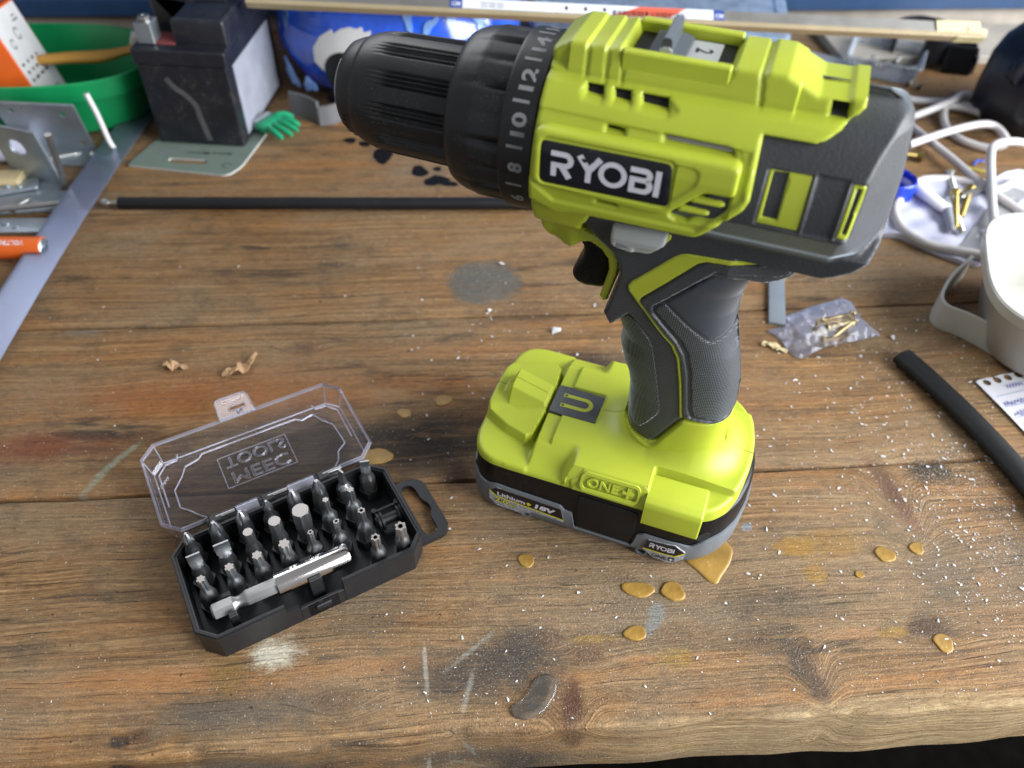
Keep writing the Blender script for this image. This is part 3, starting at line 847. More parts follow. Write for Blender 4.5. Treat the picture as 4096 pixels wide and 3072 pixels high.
puff(bd, shell, FS, rnd=1.5, h=SH, holes=slots + [sslot, lslot, bslot, topslot] + lowv,
     dents=[(upvent, .9, 1.2),                                                        # tray round the upper vents
            ([(-70, 199.6), (-66, 200.0), (-30, 199.2), (-2.5, 198.7), (-1.5, 186), (-13, 172.5), (-60, 172.5), (-70, 180)], .75, 1.2),   # lower field
            ([(-46.6, 198.9), (-28.2, 198.9), (-6, 198.9), (-3.8, 196.0), (-46.6, 196.2)], .35, .6),
            ([(-22.4, 186.6), (-5.0, 186.6), (-5.0, 176.5), (-20, 174.4), (-22, 176)], 1.3, 1.2),   # recess of the lower vents
            ([(-58.2, 220), (-56.6, 220), (-56.4, 207), (-57.6, 207)], .5, .8), ([(-52.2, 220), (-50.6, 220), (-50.0, 207), (-51.4, 207)], .5, .8),
            ([(-47.2, 220), (-46.0, 220), (-45.0, 207), (-46.2, 207)], .5, .8), ([(-6.6, 220), (-5.0, 220), (-3.0, 207.4), (-4.4, 207.4)], .6, .8),
            ])
for zc, x0, x1 in ((183.3, -16.0, -5.9), (179.5, -19.4, -9.8)):                       # ribs between the lower vents
    puff(bd, rpoly([(x0, zc + 1.0), (x1 - 1, zc + .9), (x1, zc), (x1 - 1.2, zc - .9), (x0 - .8, zc - 1.0)], .6, 2), FC(33.0), rnd=.8, h=.4, base=26)
for sg in (-1, 1):                                                                    # walls of the switch recess
    bd.box((-30.3, sg * 12.6, 213.2), (32.6, 3.8, 7.2), bev=.5)
part(bd, 'shell', M['yellow'])
bd = B()                                                                              # darkness behind the slots
for s in slots + [sslot, bslot, topslot] + lowv:
    P = np.array(s); P = P + np.sign(P - P.mean(0)) * .25
    puff(bd, P, FS, off=-4, rnd=0, h=.8, base=2)
bd.split('vent_slot', M['dark_hole'], drill, loc=DL)
bd = B(); P = np.array(lslot); P[:, 1] += [.6, .6, .6, -.4, -.4]
puff(bd, P, FS, off=-3.4, rnd=.3, h=.5, base=15)
bd.split('motor_can', M['steel_light'], drill, loc=DL)

# raised label panel, brand plate, recess beside it
panel = rpoly([(-67.4, 196.2), (-64.4, 196.8), (-5.6, 196.6), (-4.0, 195.6), (-3.8, 187.0), (-13.0, 186.6), (-21.8, 178.0), (-24, 176.5), (-28.4, 176.3), (-64.8, 178.0), (-67.6, 179.6)], 1.6, 4)
def FPan(x, z): return np.interp(z, [174, 179, 190, 194, 197.5], [31.9, 32.2, 32.0, 31.3, 30.2])
recess = rpoly([(-24, 194.2), (-17, 193.9), (-15.5, 192.8), (-15.6, 189.7), (-16.4, 188.0), (-23, 181.2), (-24, 181)], .8, 3)
bd = B()
puff(bd, panel, FPan, off=1.9, rnd=1.3, h=.5, base=27, dents=[(recess, .45, .5), (rrect(42.6, 15.6, 2.2, c=(-43.7, 187.0)), .6, .5)])
part(bd, 'label_panel', M['yellow'])
plate = rpoly([(-65.0, 193.6), (-23.8, 193.7), (-22.8, 179.8), (-64.6, 179.5)], 2.0, 5)
bd = B(); puff(bd, plate, FPan, off=1.75, rnd=.3, h=.7, base=29)
o = part(bd, 'brand_plate', M['plate_black'])
def side_T(x0, z0, F, off, slope=0.0):
    def T(V, rise):
        X = x0 + V[:, 0]; Z = z0 + V[:, 1] + slope * V[:, 0]
        return np.c_[X, -(F(X, Z) + off + rise), Z]
    return T
bd = B()
Tn = side_T(-61.2, 182.6, FPan, 1.80)
for V, F, r in ryobi(35.2, 8.6):
    bd.add(Tn(V, .06 + r), F)
part(bd, 'brand_lettering', M['white_print'])

# front chin and trigger guard
guard = [(-68.8, 172), (-69.6, 152), (-69.2, 147), (-66.5, 143.5), (-60, 142.3), (-56.6, 142.8), (-53.1, 146.2), (-49.7, 147.0), (-45.7, 145.0), (-42.6, 141.0), (-41.8, 136), (-44.2, 122.8), (-42.7, 120.6), (-41, 121.4),
         (-38.9, 131.5), (-38, 138.6), (-38.6, 142.6), (-41.4, 147), (-46, 150.4), (-51.6, 151.8), (-52.8, 154), (-52.6, 158), (-50, 162), (-47, 170)]
def FG(x, z): return np.maximum(np.where(z > 149, FC(31.4)(x, z), 0), np.interp(z, [120, 138, 145, 152], [14.6, 15.4, 15.8, 15.6])) * (1 - sstep((-56 - x) / 9) * np.interp(z, [142, 150, 158], [.30, .10, 0]))
bd = B(); puff(bd, guard, FG, rnd=1.6, h=.6)
part(bd, 'trigger_guard', M['yellow_smooth'])
trig = rpoly([(-58, 145.5), (-55.6, 141), (-53.9, 138), (-54.1, 134), (-56.2, 129.8), (-57.6, 126.0), (-57.3, 123.6), (-55.2, 121.3), (-51.5, 120.4), (-44.2, 121.4), (-41.9, 136), (-43, 143), (-50, 148)], 1.0, 3)
bd = B(); puff(bd, trig, lambda x, z: np.full_like(x, 8.2), rnd=2.6, h=.7)
part(bd, 'trigger', M['black_gloss'])
# direction switch through the neck
sw = rpoly([(-41.6, 160.5), (-41.3, 153.4), (-40, 152.2), (-34.2, 151.3), (-27.6, 151.9), (-26.6, 152.6), (-22.4, 157.6), (-22.2, 161)], .8, 3)
bd = B(); puff(bd, sw, lambda x, z: np.interp(z, [151, 157, 161], [22.4, 23.2, 21]), rnd=1.2, h=.5, base=5, dents=[([(-39.6, 155.0), (-34.6, 153.6), (-38.9, 152.6)], .35, .4), ([(-33, 154), (-24, 154.4), (-26, 151), (-33, 150)], .6, 1.0)])
o = part(bd, 'direction_switch', M['switch_grey'])
bd = B(); bd.add([(-39.3, -22.75, 154.9), (-34.9, -22.75, 153.6), (-38.8, -22.65, 152.7)], [(0, 2, 1)]); part(bd, 'arrow_mark', M['mark_grey'])
bd = B(); puff(bd, rpoly([(-23.2, 160.6), (-21.2, 160.6), (-21.2, 159.2), (-23.2, 156.2)], .5, 3), lambda x, z: np.full_like(x, 20.6), rnd=.4, h=.4, base=12); bd.split('switch_rim', M['yellow_smooth'], drill, loc=DL)

# handle core and grips
core = [(-41, 120), (-39.5, 114), (-37.5, 110), (-35, 105), (-34.4, 101), (-35.2, 96), (-33.4, 89.5), (-30, 83), (-28.4, 77), (-27.3, 63), (-26.7, 55), (-22.5, 53.5), (-17, 52.5), (-13.4, 52), (-11.6, 53.6),
        (-4.4, 68.3), (-2.6, 71.5), (9.7, 71.8), (17, 73), (16.6, 80), (15.8, 86), (13.2, 96), (10.8, 105), (8, 114), (6.7, 124), (6.6, 134), (7.5, 146), (-3, 147), (-20, 131), (-30, 140), (-36, 135)]
bd = B(); puff(bd, core, FH, off=0, rnd=.9, h=.8)
part(bd, 'handle', M['charcoal'])
def grip_mat():
    q = NT('knurled_rubber'); b = q.b
    co = q.map(q.obj(), (1000, 1000, 1000))
    s = q.n('ShaderNodeSeparateXYZ'); q.link(co, s.inputs[0])
    u = q.math('ADD', s.outputs[0], q.math('MULTIPLY', s.outputs[1], .8)); v = s.outputs[2]
    a = q.math('SINE', q.math('MULTIPLY', q.math('ADD', u, v), 3.6)); c = q.math('SINE', q.math('MULTIPLY', q.math('SUBTRACT', u, v), 3.6))
    d = q.math('ADD', q.math('MULTIPLY', q.math('MULTIPLY', a, c), .5), .5)
    b.inputs['Base Color'].default_value = (.024, .026, .030, 1); b.inputs['Roughness'].default_value = .42
    b.inputs['Sheen Weight'].default_value = .8; b.inputs['Sheen Roughness'].default_value = .35; b.inputs['Sheen Tint'].default_value = (.80, .90, 1.0, 1)
    q.bump(d, .40, .0008)
    return q.mat
M['grip'] = grip_mat()
rub = rpoly([(-22.4, 126.2), (-20.6, 130.0), (-18.4, 130.6), (-10.1, 123.0), (-.4, 115.0), (1.7, 114.4), (5.2, 116.0), (8.2, 118), (9.2, 113), (11.5, 104.5), (13.8, 96), (16.2, 86), (17.2, 74), (13, 71.6), (9, 72.8), (1.6, 74.2), (.2, 77.5),
             (-3.8, 98.6), (-6.6, 108.3), (-10.2, 114.2)], 1.0, 3)
bd = B(); puff(bd, rub, FH, off=.5, rnd=.8, h=.6, base=lambda x, z: np.maximum(FH(x, z) - 1.5, 0)); part(bd, 'rear_grip', M['grip'])
pad = rpoly([(-18.2, 131.0), (-10.0, 123.6), (-.3, 115.6), (1.7, 115.1), (5.1, 116.6), (7.6, 119.5), (7.0, 125), (6.9, 134), (8.2, 147.8), (5.3, 148.6), (-3.4, 148.4)], 1.2, 4)
bd = B(); puff(bd, pad, FH, off=.35, rnd=.8, h=.6, base=lambda x, z: np.maximum(FH(x, z) - 1.5, 0)); part(bd, 'thumb_pad', M['smooth_grey'])
lrub = rpoly([(-41.0, 112.6), (-38.8, 111.5), (-31.4, 119.2), (-28.2, 117.8), (-21.8, 110.6), (-19.9, 106.6), (-16.6, 94.1), (-12.1, 74), (-12.1, 70.3), (-15.8, 62.6), (-18.8, 57.6), (-22.6, 57.4), (-26.8, 62), (-28.2, 77), (-29.8, 83), (-33.4, 90.5),
              (-35.4, 97), (-34.6, 102), (-37.2, 109)], .8, 3)
bd = B(); puff(bd, lrub, FH, off=.45, rnd=.7, h=.6, base=lambda x, z: np.maximum(FH(x, z) - 1.5, 0)); part(bd, 'front_grip', M['grip'])
# frame round the rear grip, running on under the tail
fr_o = [(-28.0, 127.8), (-16.9, 115.2), (-12.3, 110.8), (-9.0, 104.5), (-5.9, 91.5), (-2.6, 72.5), (9.6, 70.4), (17.2, 70.6), (17.4, 73.5), (9.2, 72.0), (.6, 73.5), (-1.2, 78), (-4.9, 98.4), (-7.8, 107.4), (-11.4, 113.2), (-22.4, 124.8), (-22.8, 128.0), (-19.6, 131.2), (-4.0, 149.3),
        (8.2, 149.2), (16, 148.6), (20.5, 150.0), (19.6, 153.4), (10.4, 154.3), (-8.0, 152.6), (-10.4, 151.0), (-27.4, 130.2)]
def FFr(x, z): return np.where(z > 146, np.maximum(FD(x, z), FH(x, z)), np.where(z > 124, np.maximum(FH(x, z), np.minimum(FD(x, z), 19.2)), FH(x, z)))
bd = B(); puff(bd, rpoly(fr_o, .5, 2), FFr, off=.85, rnd=.9, h=.5, base=lambda x, z: np.maximum(FFr(x, z) - 2, 0)); part(bd, 'grip_frame', M['charcoal'])
stripe = rpoly([(-33.2, 134.8), (-32.2, 137.0), (-19.2, 151.7), (-17.1, 153.4), (-14.9, 154.3), (-7.5, 154.8), (10.3, 155.9), (20.4, 154.9), (20.0, 153.4), (10.4, 154.3), (-8.0, 152.7), (-10.6, 151.2), (-27.8, 130.2), (-28.0, 128.4), (-17.3, 115.6), (-12.4, 111.2),
                 (-9.0, 104.7), (-6.0, 91.5), (-2.4, 72), (-3.6, 72), (-7.2, 91.5), (-10.2, 104.2), (-13.5, 110.4), (-18.6, 115.4), (-29.0, 127.6), (-32.8, 132.5)], .4, 2)
bd = B(); puff(bd, stripe, FFr, off=.5, rnd=.4, h=.4, base=lambda x, z: np.maximum(FFr(x, z) - 2, 0)); part(bd, 'accent_stripe', M['yellow_smooth'])

# mode and speed switch on top
sp = B()
sp.box((-30.3, 0, 213.1), (30, 21, .8), 1); sp.box((-24.6, 0, 213.7), (10.5, 17.5, .7), 0, bev=.2)
kn = np.array([(-6.2, 0), (6.2, 0), (5.6, 1.6), (1.8, 2.2), (1.5, 6.2), (.9, 7.0), (-.9, 7.0), (-1.5, 6.2), (-1.8, 2.2), (-5.6, 1.6)])
sp.prism(kn, -9.2, 9.2, 2, T=lambda V: np.c_[-34.6 + V[:, 0], V[:, 2], 213.4 + V[:, 1]])
sp.prism(np.array([(-2.2, 0), (2.2, 0), (1.9, 3.6), (1.0, 4.4), (-1.0, 4.4), (-1.9, 3.6)]), -9.9, -9.2, 0, T=lambda V: np.c_[-34.6 + V[:, 0], V[:, 2], 213.4 + V[:, 1]])
put_text(sp, '2', lambda V, r: np.c_[-27.0 + V[:, 1], 3.0 - V[:, 0], np.full(len(V), 214.05 + r)], height=5.4, bold=.02, mi=3, rise=.06)
part(sp, 'speed_switch', [M['switch_grey'], M['black'], M['smooth_grey'], M['plate_black']])

# chuck and torque ring
AX = (0, 0, 181.5)
def chuck_relief(a, r, q):
    g = (q / (2 * math.pi) * 12) % 1.0
    if -132.4 < a < -100.5 and r > 17:
        e = min(1, (a + 133 - 3.5 * abs(g - .32) * 2) / 6.0) if a < -120 else 1.0
        if .05 < g < .60 and e > 0:
            s = math.sin((g - .05) / .55 * math.pi * 4) ** 2
            return r - .9 * e * s
    return r
prof = [(-150.0, 10), (-150.0, 16.2), (-149.5, 17.6), (-148.3, 19.0), (-145.4, 20.4), (-142.6, 21.3), (-141.9, 21.5), (-141.6, 22.1), (-140, 22.8), (-137, 23.8), (-134, 24.5), (-131, 24.85), (-128, 25.0)]
prof += [(-128 + i * 2.0, 25.0 + .2 * math.sin(i)) for i in range(1, 5)]
prof = prof[:-4] + [(a, 25.0 + (a + 128) / 27 * .7) for a in np.arange(-126, -99.5, 2.0)]
prof = [(a if a > -128 else -128 + (a + 128) * .92, r * .842) for a, r in prof]
bd = B(); bd.lathe(prof, seg=480, o=AX, rf=chuck_relief)
part(bd, 'chuck', M['chuck'], smooth=50)
bd = B(); bd.lathe([(-151.6, 5.2), (-151.8, 9), (-151.6, 14.2), (-151.2, 14.9), (-149.8, 15.2)], seg=64, o=AX, caps=False)
for k in range(3):
    q = k * 2.094 + .4
    bd.box((-151.4, 2.6 * math.sin(q), 181.5 + 2.6 * math.cos(q)), (4, 2.6, 4.4), rot=(-q, 0, 0))
bd.v = [(v - np.array(AX)) * np.array([1, .842, .842]) + np.array(AX) + np.array([1.8, 0, 0]) for v in bd.v]
part(bd, 'chuck_nose', M['steel_light'])
bd = B()                                                                               # moulded writing round the nose
for k in range(16):
    q = R(-100 - k * 7.0)
    if k in (5, 11): continue
    rr = 17.4
    bd.box((-144.0, rr * math.sin(q), 181.5 + rr * math.cos(q)), (2.2 if k % 3 else 1.2, .8 if k % 2 else .5, .25), rot=(-q, .2, 0))
part(bd, 'nose_relief', M['chuck'])
def ring_relief(a, r, q):
    g = (q / (2 * math.pi) * 20) % 1.0
    if -98 < a < -80.6:
        k = min(1, max(0, (a + 98) / 12)); k = k * k
        t = abs(g - .5)
        return r - 1.9 * k * max(0, 1 - t / .22) * (.9 if int(q / (2 * math.pi) * 20) % 2 else .35)
    return r
prof = [(-101.5, 24), (-101.5, 26.6), (-101.0, 27.4), (-99, 28.6), (-97, 29.4), (-93, 30.3)] + [(a, 30.6 + .02 * (a + 93)) for a in np.arange(-92, -81, 1.0)] + [(-80.9, 30.85), (-80.6, 31.7), (-80.2, 32.0), (-79.6, 32.1), (-69.3, 32.2), (-69.3, 28)]
prof = [(a, r * .944) for a, r in prof]
bd = B(); bd.lathe(prof, seg=320, o=AX, rf=ring_relief)
ring = part(bd, 'torque_ring', M['chuck'], smooth=40)
bd = B()
def ringT(phi0, x0):
    """u runs round the ring (up the near side), v toward the front"""
    def T(V, rise):
        q = phi0 + V[:, 0] / 30.4
        rr = 30.38 + rise
        return np.c_[x0 - V[:, 1], -rr * np.cos(q), 181.5 + rr * np.sin(q)]
    return T
step = R(26.7)
ph10 = R(24.4)
for k, s in ((2, '14'), (1, '12'), (0, '10'), (-1, '8'), (-2, '6'), (-3, '4'), (3, '16')):
    w = 7.4 if len(s) == 2 else 3.6
    put_text(bd, s, ringT(ph10 + k * step - w / 2 / 30.4, -71.8), height=4.9, width=w, bold=.035, rise=.06)
    V, F = stroke([(0, -.2), (0, 5.4)], 1.0)
    bd.add(ringT(ph10 + (k + .5) * step, -72.2)(V, .06), F)
part(bd, 'torque_numerals', M['mark_grey'], smooth=0)
# ------------------------------------------------------------------ foot of the drill and its battery
half = [(-91.4, 0), (-91.2, -16), (-90.4, -26), (-88.4, -32.5), (-84.6, -36.8), (-79, -38.9), (-70, -39.3), (-9, -39.4), (6, -39.2), (14, -38.0), (21, -34.4), (27, -28.5), (31.6, -20), (34.2, -9), (34.8, 0)]
def mirror(h): return np.array(h + [(x, -y) for x, y in h[::-1][1:-1]])
outline = rpoly(mirror(half), 3.0, 4)
foot_half = [(max(-90.6, min(x, 23.5 + (x - 23.5) * .72 if x > 23.5 else x)), y) for x, y in half]
foot_out = rpoly(mirror(foot_half), 3.0, 4)
def grow(P, d):
    P = np.asarray(P, float)
    if area2(P) < 0: P = P[::-1]
    return inset(P, -d)
foot_o = inset(foot_out if area2(foot_out) > 0 else foot_out[::-1], .0)
def ell(x, y):                                                  # distance outside the handle's root
    cx, ax, ay = -5.0, 22.0, 17.0
    u = (np.abs((x - cx) / ax) ** 2.6 + np.abs(y / ay) ** 2.6) ** (1 / 2.6)
    return (u - 1) * 18.0
def mm(v, a, b): return sstep((v - a) / (b - a))
def foot_top(x, y):
    ya = np.abs(y)
    g = 45.6 - .0011 * ya ** 2
    # flanks ahead of the embossed block fall away in a facet
    fl = np.clip((ya - 23.5) / 14.5, 0, 1) * 8.2
    g = g - fl * (1 - mm(x, -46, -41.5))
    # nose: low rim outside, raised lamp hood in the middle
    hood, _ = sdf(np.c_[x, y], [(-91.0, -11), (-88.6, -17), (-78, -22.4), (-67.4, -25.4), (-64.2, -22.6), (-62.6, -8), (-62.6, 8), (-64.2, 22.6), (-67.4, 25.4), (-78, 22.4), (-88.6, 17), (-91.0, 11)])
    low = 37.6 - .03 * np.clip(ya - 20, 0, 20) - .04 * (x + 75)
    front = 1 - mm(x, -63.5, -61.5)
    k = sstep(hood / 1.6 + .3)
    
    hv = np.interp(ya, [0, 12, 24], [45.2, 44.2, 42.2]) + np.interp(x, [-90, -84], [.6, 0])
    ridge = np.interp(x, [-85.4, -84.2, -80.6, -64.6, -63.8], [0, .6, 7.0, 1.6, 0])
    wid = np.interp(x, [-84.5, -80.5, -65], [4.2, 6.2, 6.0])
    tip = np.clip(ridge - np.clip(ya - wid, 0, 30) * 1.5, 0, 9)
    g = np.where(x < -61.5, (low * (1 - k) + (hv + tip) * k) * front + g * (1 - front), g)
    # cross channel
    ch = mm(x, -63.4, -62.4) * (1 - mm(x, -55.6, -54.6))
    g = g - 1.3 * ch * (1 - mm(ya, 25, 27))
    fc = 36.0 + (40.2 - ya) * 1.49
    g = np.where((x > -44) & (x < -7.2), np.minimum(g, fc), g)
    # behind the block the shoulder steps in
    sh = mm(x, -8.4, -6.8) * mm(ya, 23.5, 25.0)
    g = np.where(sh > 0, g * (1 - sh) + np.minimum(g, 41.2 - .10 * np.clip(ya - 25, 0, 20)) * sh, g)
    g = g - 1.2 * mm(x, 12, 30) * (1 - sh)
    # pad for the magnet plate
    pd, _ = sdf(np.c_[x, y], [(-62.6, -9.5), (-39.2, -9.5), (-38.2, -8), (-38.2, 8), (-39.2, 9.5), (-62.6, 9.5)])
    g = g - .9 * sstep(pd / .7 + .4) * (x > -64)
    # sweep up into the handle
    e = ell(x, y); r = 10.5
    t = np.clip(e / r, 0, 1)
    f = np.where(e < r, 1 - np.sqrt(np.maximum(1 - (1 - t) ** 2, 0)), 0)
    vert = np.interp(x, [-30, -14, -4, 6, 30], [6.5, 7.0, 12.5, 15.5, 15.5])
    return g + np.where(e < 0, 1.0, f) * vert
P, d, Q, E = field(foot_o, .48)
rnd = 2.2
t = np.clip(1 - d / rnd, 0, 1)
zt = foot_top(P[:, 0], P[:, 1]) - rnd * (1 - np.sqrt(np.maximum(1 - t * t, 0))) * 1.0
n = len(P)
bd = B()
V = np.concatenate([np.c_[P, zt], np.c_[P, np.full(n, 33.4)]])
bd.add(V, list(Q) + [(v, u, u + n, v + n) for u, v in E])
# collar that hugs the handle: V-shaped rim in front, higher behind
def FCol(x, z): return FH(np.clip(x, -26.3, 16.6), z) + .9 + .012 * np.clip(64 - z, 0, 30) ** 2 * .25
col_p = [(-27.5, 44), (-27.6, 56), (-25.6, 54.2), (-22.5, 52.6), (-17, 51.2), (-13.2, 50.8), (-11.0, 52.4), (-3.8, 67.0), (-2.2, 70.2), (9.7, 70.6), (16.9, 72.4), (18.2, 60), (19, 44)]
puff(bd, col_p, FCol, rnd=1.0, h=.7)
part(bd, 'foot', M['yellow'], smooth=38)
# embossed ONE+ block, buckle blocks over the battery latches
bd = B()
for sg in (-1, 1):
    def TB(V, sg=sg): return np.c_[V[:, 0], sg * (28 + V[:, 2] - np.maximum(0, V[:, 1] - 36.5) * .67 * V[:, 2] / 12.2), V[:, 1]]
    blk = rpoly([(-41.0, 33.6), (-42.0, 38.6), (-38.6, 40.6), (-37.4, 44.3), (-9.6, 44.3), (-7.6, 43.0), (-7.6, 33.2)], .8, 3)
    bd.prism(blk if sg < 0 else blk, 0, 12.2, bev=1.0, T=TB)
bd.split('side_block', M['yellow'], drill, loc=DL)
bd = B()
def fl(V, r): return V
P2 = rrect(25.4, 6.2, 2.2, 6, c=(-24.0, 40.1))
V, F = stroke(P2, 1.1, closed=True)
V3 = np.c_[V[:, 0], np.full(len(V), -40.2), V[:, 1]]; V4 = V3.copy(); V4[:, 1] = -41.0
nn = len(P2)
bd.add(np.concatenate([V3, V4]), [tuple(i + 2 * nn for i in f) for f in F] + [q for i in range(nn) for j in [(i + 1) % nn] for q in ((i, j, j + 2 * nn, i + 2 * nn), (nn + j, nn + i, nn + i + 2 * nn, nn + j + 2 * nn))])
def lean(A):
    A = np.array(A, float); A[:, 1] += np.maximum(0, A[:, 2] - 36.5) * .67; return A
def embT(x0, z0): return lambda V, r: lean(np.c_[x0 + V[:, 0], np.full(len(V), -40.2 - r), z0 + V[:, 1]])
def emboss(s, x0, z0, w, h):
    V, F = textmesh(s, .012)
    V = V.copy(); V[:, 1] -= V[:, 1].min(); V *= np.array([w / V[:, 0].max(), h / V[:, 1].max()])
    k = len(V); A = embT(x0, z0)(V, .7); C = embT(x0, z0)(V, -.1)
    W_ = []
    ed = {}
    for f in F:
        for i in range(len(f)):
            a, b = f[i], f[(i + 1) % len(f)]
            if (b, a) in ed: del ed[(b, a)]
            else: ed[(a, b)] = 1
    bd.add(np.concatenate([A, C]), [list(f) for f in F] + [(b, a, a + k, b + k) for a, b in ed])
bd.v[-1] = lean(bd.v[-1])
emboss('ONE', -34.4, 38.5, 14.2, 3.2)
bd.box((-15.9, -40.5, 40.1), (5.2, 1.0, .9)); bd.v[-1] = lean(bd.v[-1]); bd.box((-15.9, -40.53, 40.1), (1.2, 1.0, 3.8)); bd.v[-1] = lean(bd.v[-1])
part(bd, 'embossed_badge', M['yellow'], smooth=0)
bd = B()
for sg in (-1, 1):
    def TB(V, sg=sg): return np.c_[V[:, 0], sg * V[:, 2], V[:, 1]]
    # buckle: profile in (y,z) pushed along x
    pf = np.array([(26, 36), (26, 43.0), (37.6, 42.0), (40.6, 40.8), (41.6, 38.6), (41.6, 26.6), (40.4, 25.4), (37.4, 26.0), (37.0, 33)])
    pf = rpoly(pf, .8, 3)
    bd.prism(pf if sg < 0 else pf, -8.0, 16.8, bev=.9, T=lambda V, sg=sg: np.c_[V[:, 2], sg * V[:, 0], V[:, 1]])
bd.split('latch_cover', M['yellow'], drill, loc=DL)
# magnet plate with its printed horseshoe
bd = B(); bd.prism(rpoly([(-61.8, -8.6), (-56, -8.9), (-55, -9.3), (-54, -8.8), (-39.6, -8.8), (-39.2, 8.6), (-54, 8.8), (-55, 9.3), (-56, 8.9), (-61.8, 8.6)], .5, 2), 43.6, 45.0, bev=.2)
mp = part(bd, 'magnet_plate', pm('worn_dark_plate', (.055, .058, .062), .42, var=.25, bump=.1, bscale=400, dust=.2))
bd = B()
pts = [(-55.6, 3.2), (-49, 3.2)] + arc(-47.2, 0, 3.2, 90, -90, 12) + [(-49, -3.2), (-55.6, -3.2)]
V, F = stroke(pts, 2.0); bd.add(np.c_[V, np.full(len(V), 45.1)], F, 0)
for yy in (3.2, -3.2):
    V, F = stroke([(-57.6, yy - .9), (-55.8, yy - .9), (-55.8, yy + .9), (-57.6, yy + .9)], .45, closed=True); bd.add(np.c_[V, np.full(len(V), 45.12)], F, 0)
part(bd, 'magnet_symbol', M['yellow_smooth'], smooth=0)
# mould seam lines of the two housing halves
bd = B()
for pts in ([(-90.8, .0), (-85.4, .0)], [(-83.6, 0), (-80, 0), (-72, 0), (-64.2, 0)], [(-38.0, 0), (-33, 0), (-29, 0), (-27.4, 0)], [(18.4, 0), (22, 0), (27, 0), (31.4, 0)]):
    Pp = np.array(pts, float); Pp = np.c_[np.interp(np.linspace(0, 1, 24), np.linspace(0, 1, len(Pp)), Pp[:, 0]), np.zeros(24)]
    zz = foot_top(Pp[:, 0], Pp[:, 1])
    bd.tube(np.c_[Pp, zz - .02], .14, seg=5)
bd.split('seam_line', pm('seam_shadow', (.16, .19, .01), .6), drill, loc=DL, smooth=0)

# battery pack
out_b = outline if area2(outline) > 0 else outline[::-1]
bd = B(); bd.prism(inset(out_b, .25), 6, 34.6, bev=3.2)
batt = part(bd, 'battery_pack', M['black_gloss'])
def bpart(bd, name, mats, smooth=32): return bd.build(name, mats, batt, smooth=smooth)
# grey lower case: a wrap whose top edge steps along the sides
def resample(P, n):
    P = np.vstack([P, P[:1]]); s = np.r_[0, np.cumsum(np.linalg.norm(np.diff(P, axis=0), axis=1))]
    u = np.linspace(0, s[-1], n, endpoint=False)
    return np.c_[np.interp(u, s, P[:, 0]), np.interp(u, s, P[:, 1])]
Pb = resample(out_b, 420)
zt = np.interp(Pb[:, 0], [-89.5, -88.5, -84.8, -80.8, -76, -44.5, -42.6, -38.6, -37.4, -9.6, -8.6, -5.4, 10.5, 15.5, 20.5, 32], [22, 21, 19.2, 18.8, 20.6, 19.2, 16.6, 16.2, 6.4, 5.8, 15.0, 16.9, 16.2, 14.9, 18.4, 21])
N_ = inset(Pb, 1.0) - Pb
dr = lambda k: Pb - N_ * k
bott = np.interp(Pb[:, 0], [-89, -60, -20, 32], [.0, .0, .0, .0])
rl = [np.c_[dr(-5.0), bott + .0], np.c_[dr(-1.6), bott + .3], np.c_[dr(-.2), bott + 3.0], np.c_[dr(.75), np.minimum(6.0, zt - .2)], np.c_[dr(1.0), zt - .5], np.c_[dr(.75), zt], np.c_[dr(0), zt + .15]]
bd = B(); bd.rings(rl, cap1=False)
lower = bpart(bd, 'lower_case', M['batt_grey'], smooth=40)
# near-side and far-side furniture
YS = 40.15
def flat(poly, y0, y1, mi=0, bdd=None, sg=-1, bev=.25):
    bdd.prism(poly, 0, y1 - y0, mi, bev=bev, T=lambda V: np.c_[V[:, 0], sg * (y0 + V[:, 2]), V[:, 1]])
bd = B()
for sg in (-1, 1): flat(rpoly([(-37.0, 30.2), (-9.8, 29.9), (-9.6, 15.7), (-11.0, 6.4), (-36.0, 6.6), (-37.2, 13.1)], 1.2, 3), 37, 40.1, 0, bd, sg, .8)
bd.split('release_button', M['black'], batt)
bd = B()
for sg in (-1, 1):
    for px_, pz in ((-60.8, 5.4), (-4.6, 3.4)):
        bd.lathe([(0, 2.9), (1.2, 2.9), (1.25, 1.9), (.2, 1.8)], seg=24, axis='Z', caps=False)
        v = bd.v[-1]; bd.v[-1] = np.c_[px_ + v[:, 0], sg * (38.9 + v[:, 2]), pz + v[:, 1]]
bd.split('screw_boss', M['batt_grey'], batt)
bd = B()
for px_, pz in ((-60.8, 5.4), (-4.6, 3.4)):
    bd.lathe([(0, 1.85), (.1, 1.2), (.1, .6)], seg=20, axis='Z'); v = bd.v[-1]; bd.v[-1] = np.c_[px_ + v[:, 0], -(39.3 + v[:, 2]), pz + v[:, 1]]
bd.split('screw', M['black'], batt)
# slanted screw wells near the four corners
bd = B()
for px_, py_, pz, ax_, ang in ((-86.9, -34.6, 24.4, 2.6, R(-46)), (19.5, -35.2, 21.2, 3.6, R(32))):
    bd.lathe([(-2, ax_ * .75), (.15, ax_ * .8)], seg=22, axis='Z')
    v = bd.v[-1]; w = np.c_[v[:, 0] * 1.25, -v[:, 2], v[:, 1]]
    c_, s_ = math.cos(ang), math.sin(ang)
    bd.v[-1] = np.c_[px_ + c_ * w[:, 0] - s_ * w[:, 1], py_ + s_ * w[:, 0] + c_ * w[:, 1], pz + w[:, 2]]
bd.split('screw_well', M['dark_hole'], batt)
def silver_mat():
    q = NT('silver_label'); b = q.b
    n1 = q.noise(q.obj(), 1500, 1, .5)
    q.setin(b.inputs['Base Color'], q.mix(q.ramp(n1, [(.45, 0.0), (.55, 1.0)]), (.40, .41, .43), (.20, .205, .22))); b.inputs['Roughness'].default_value = .5
    return q.mat
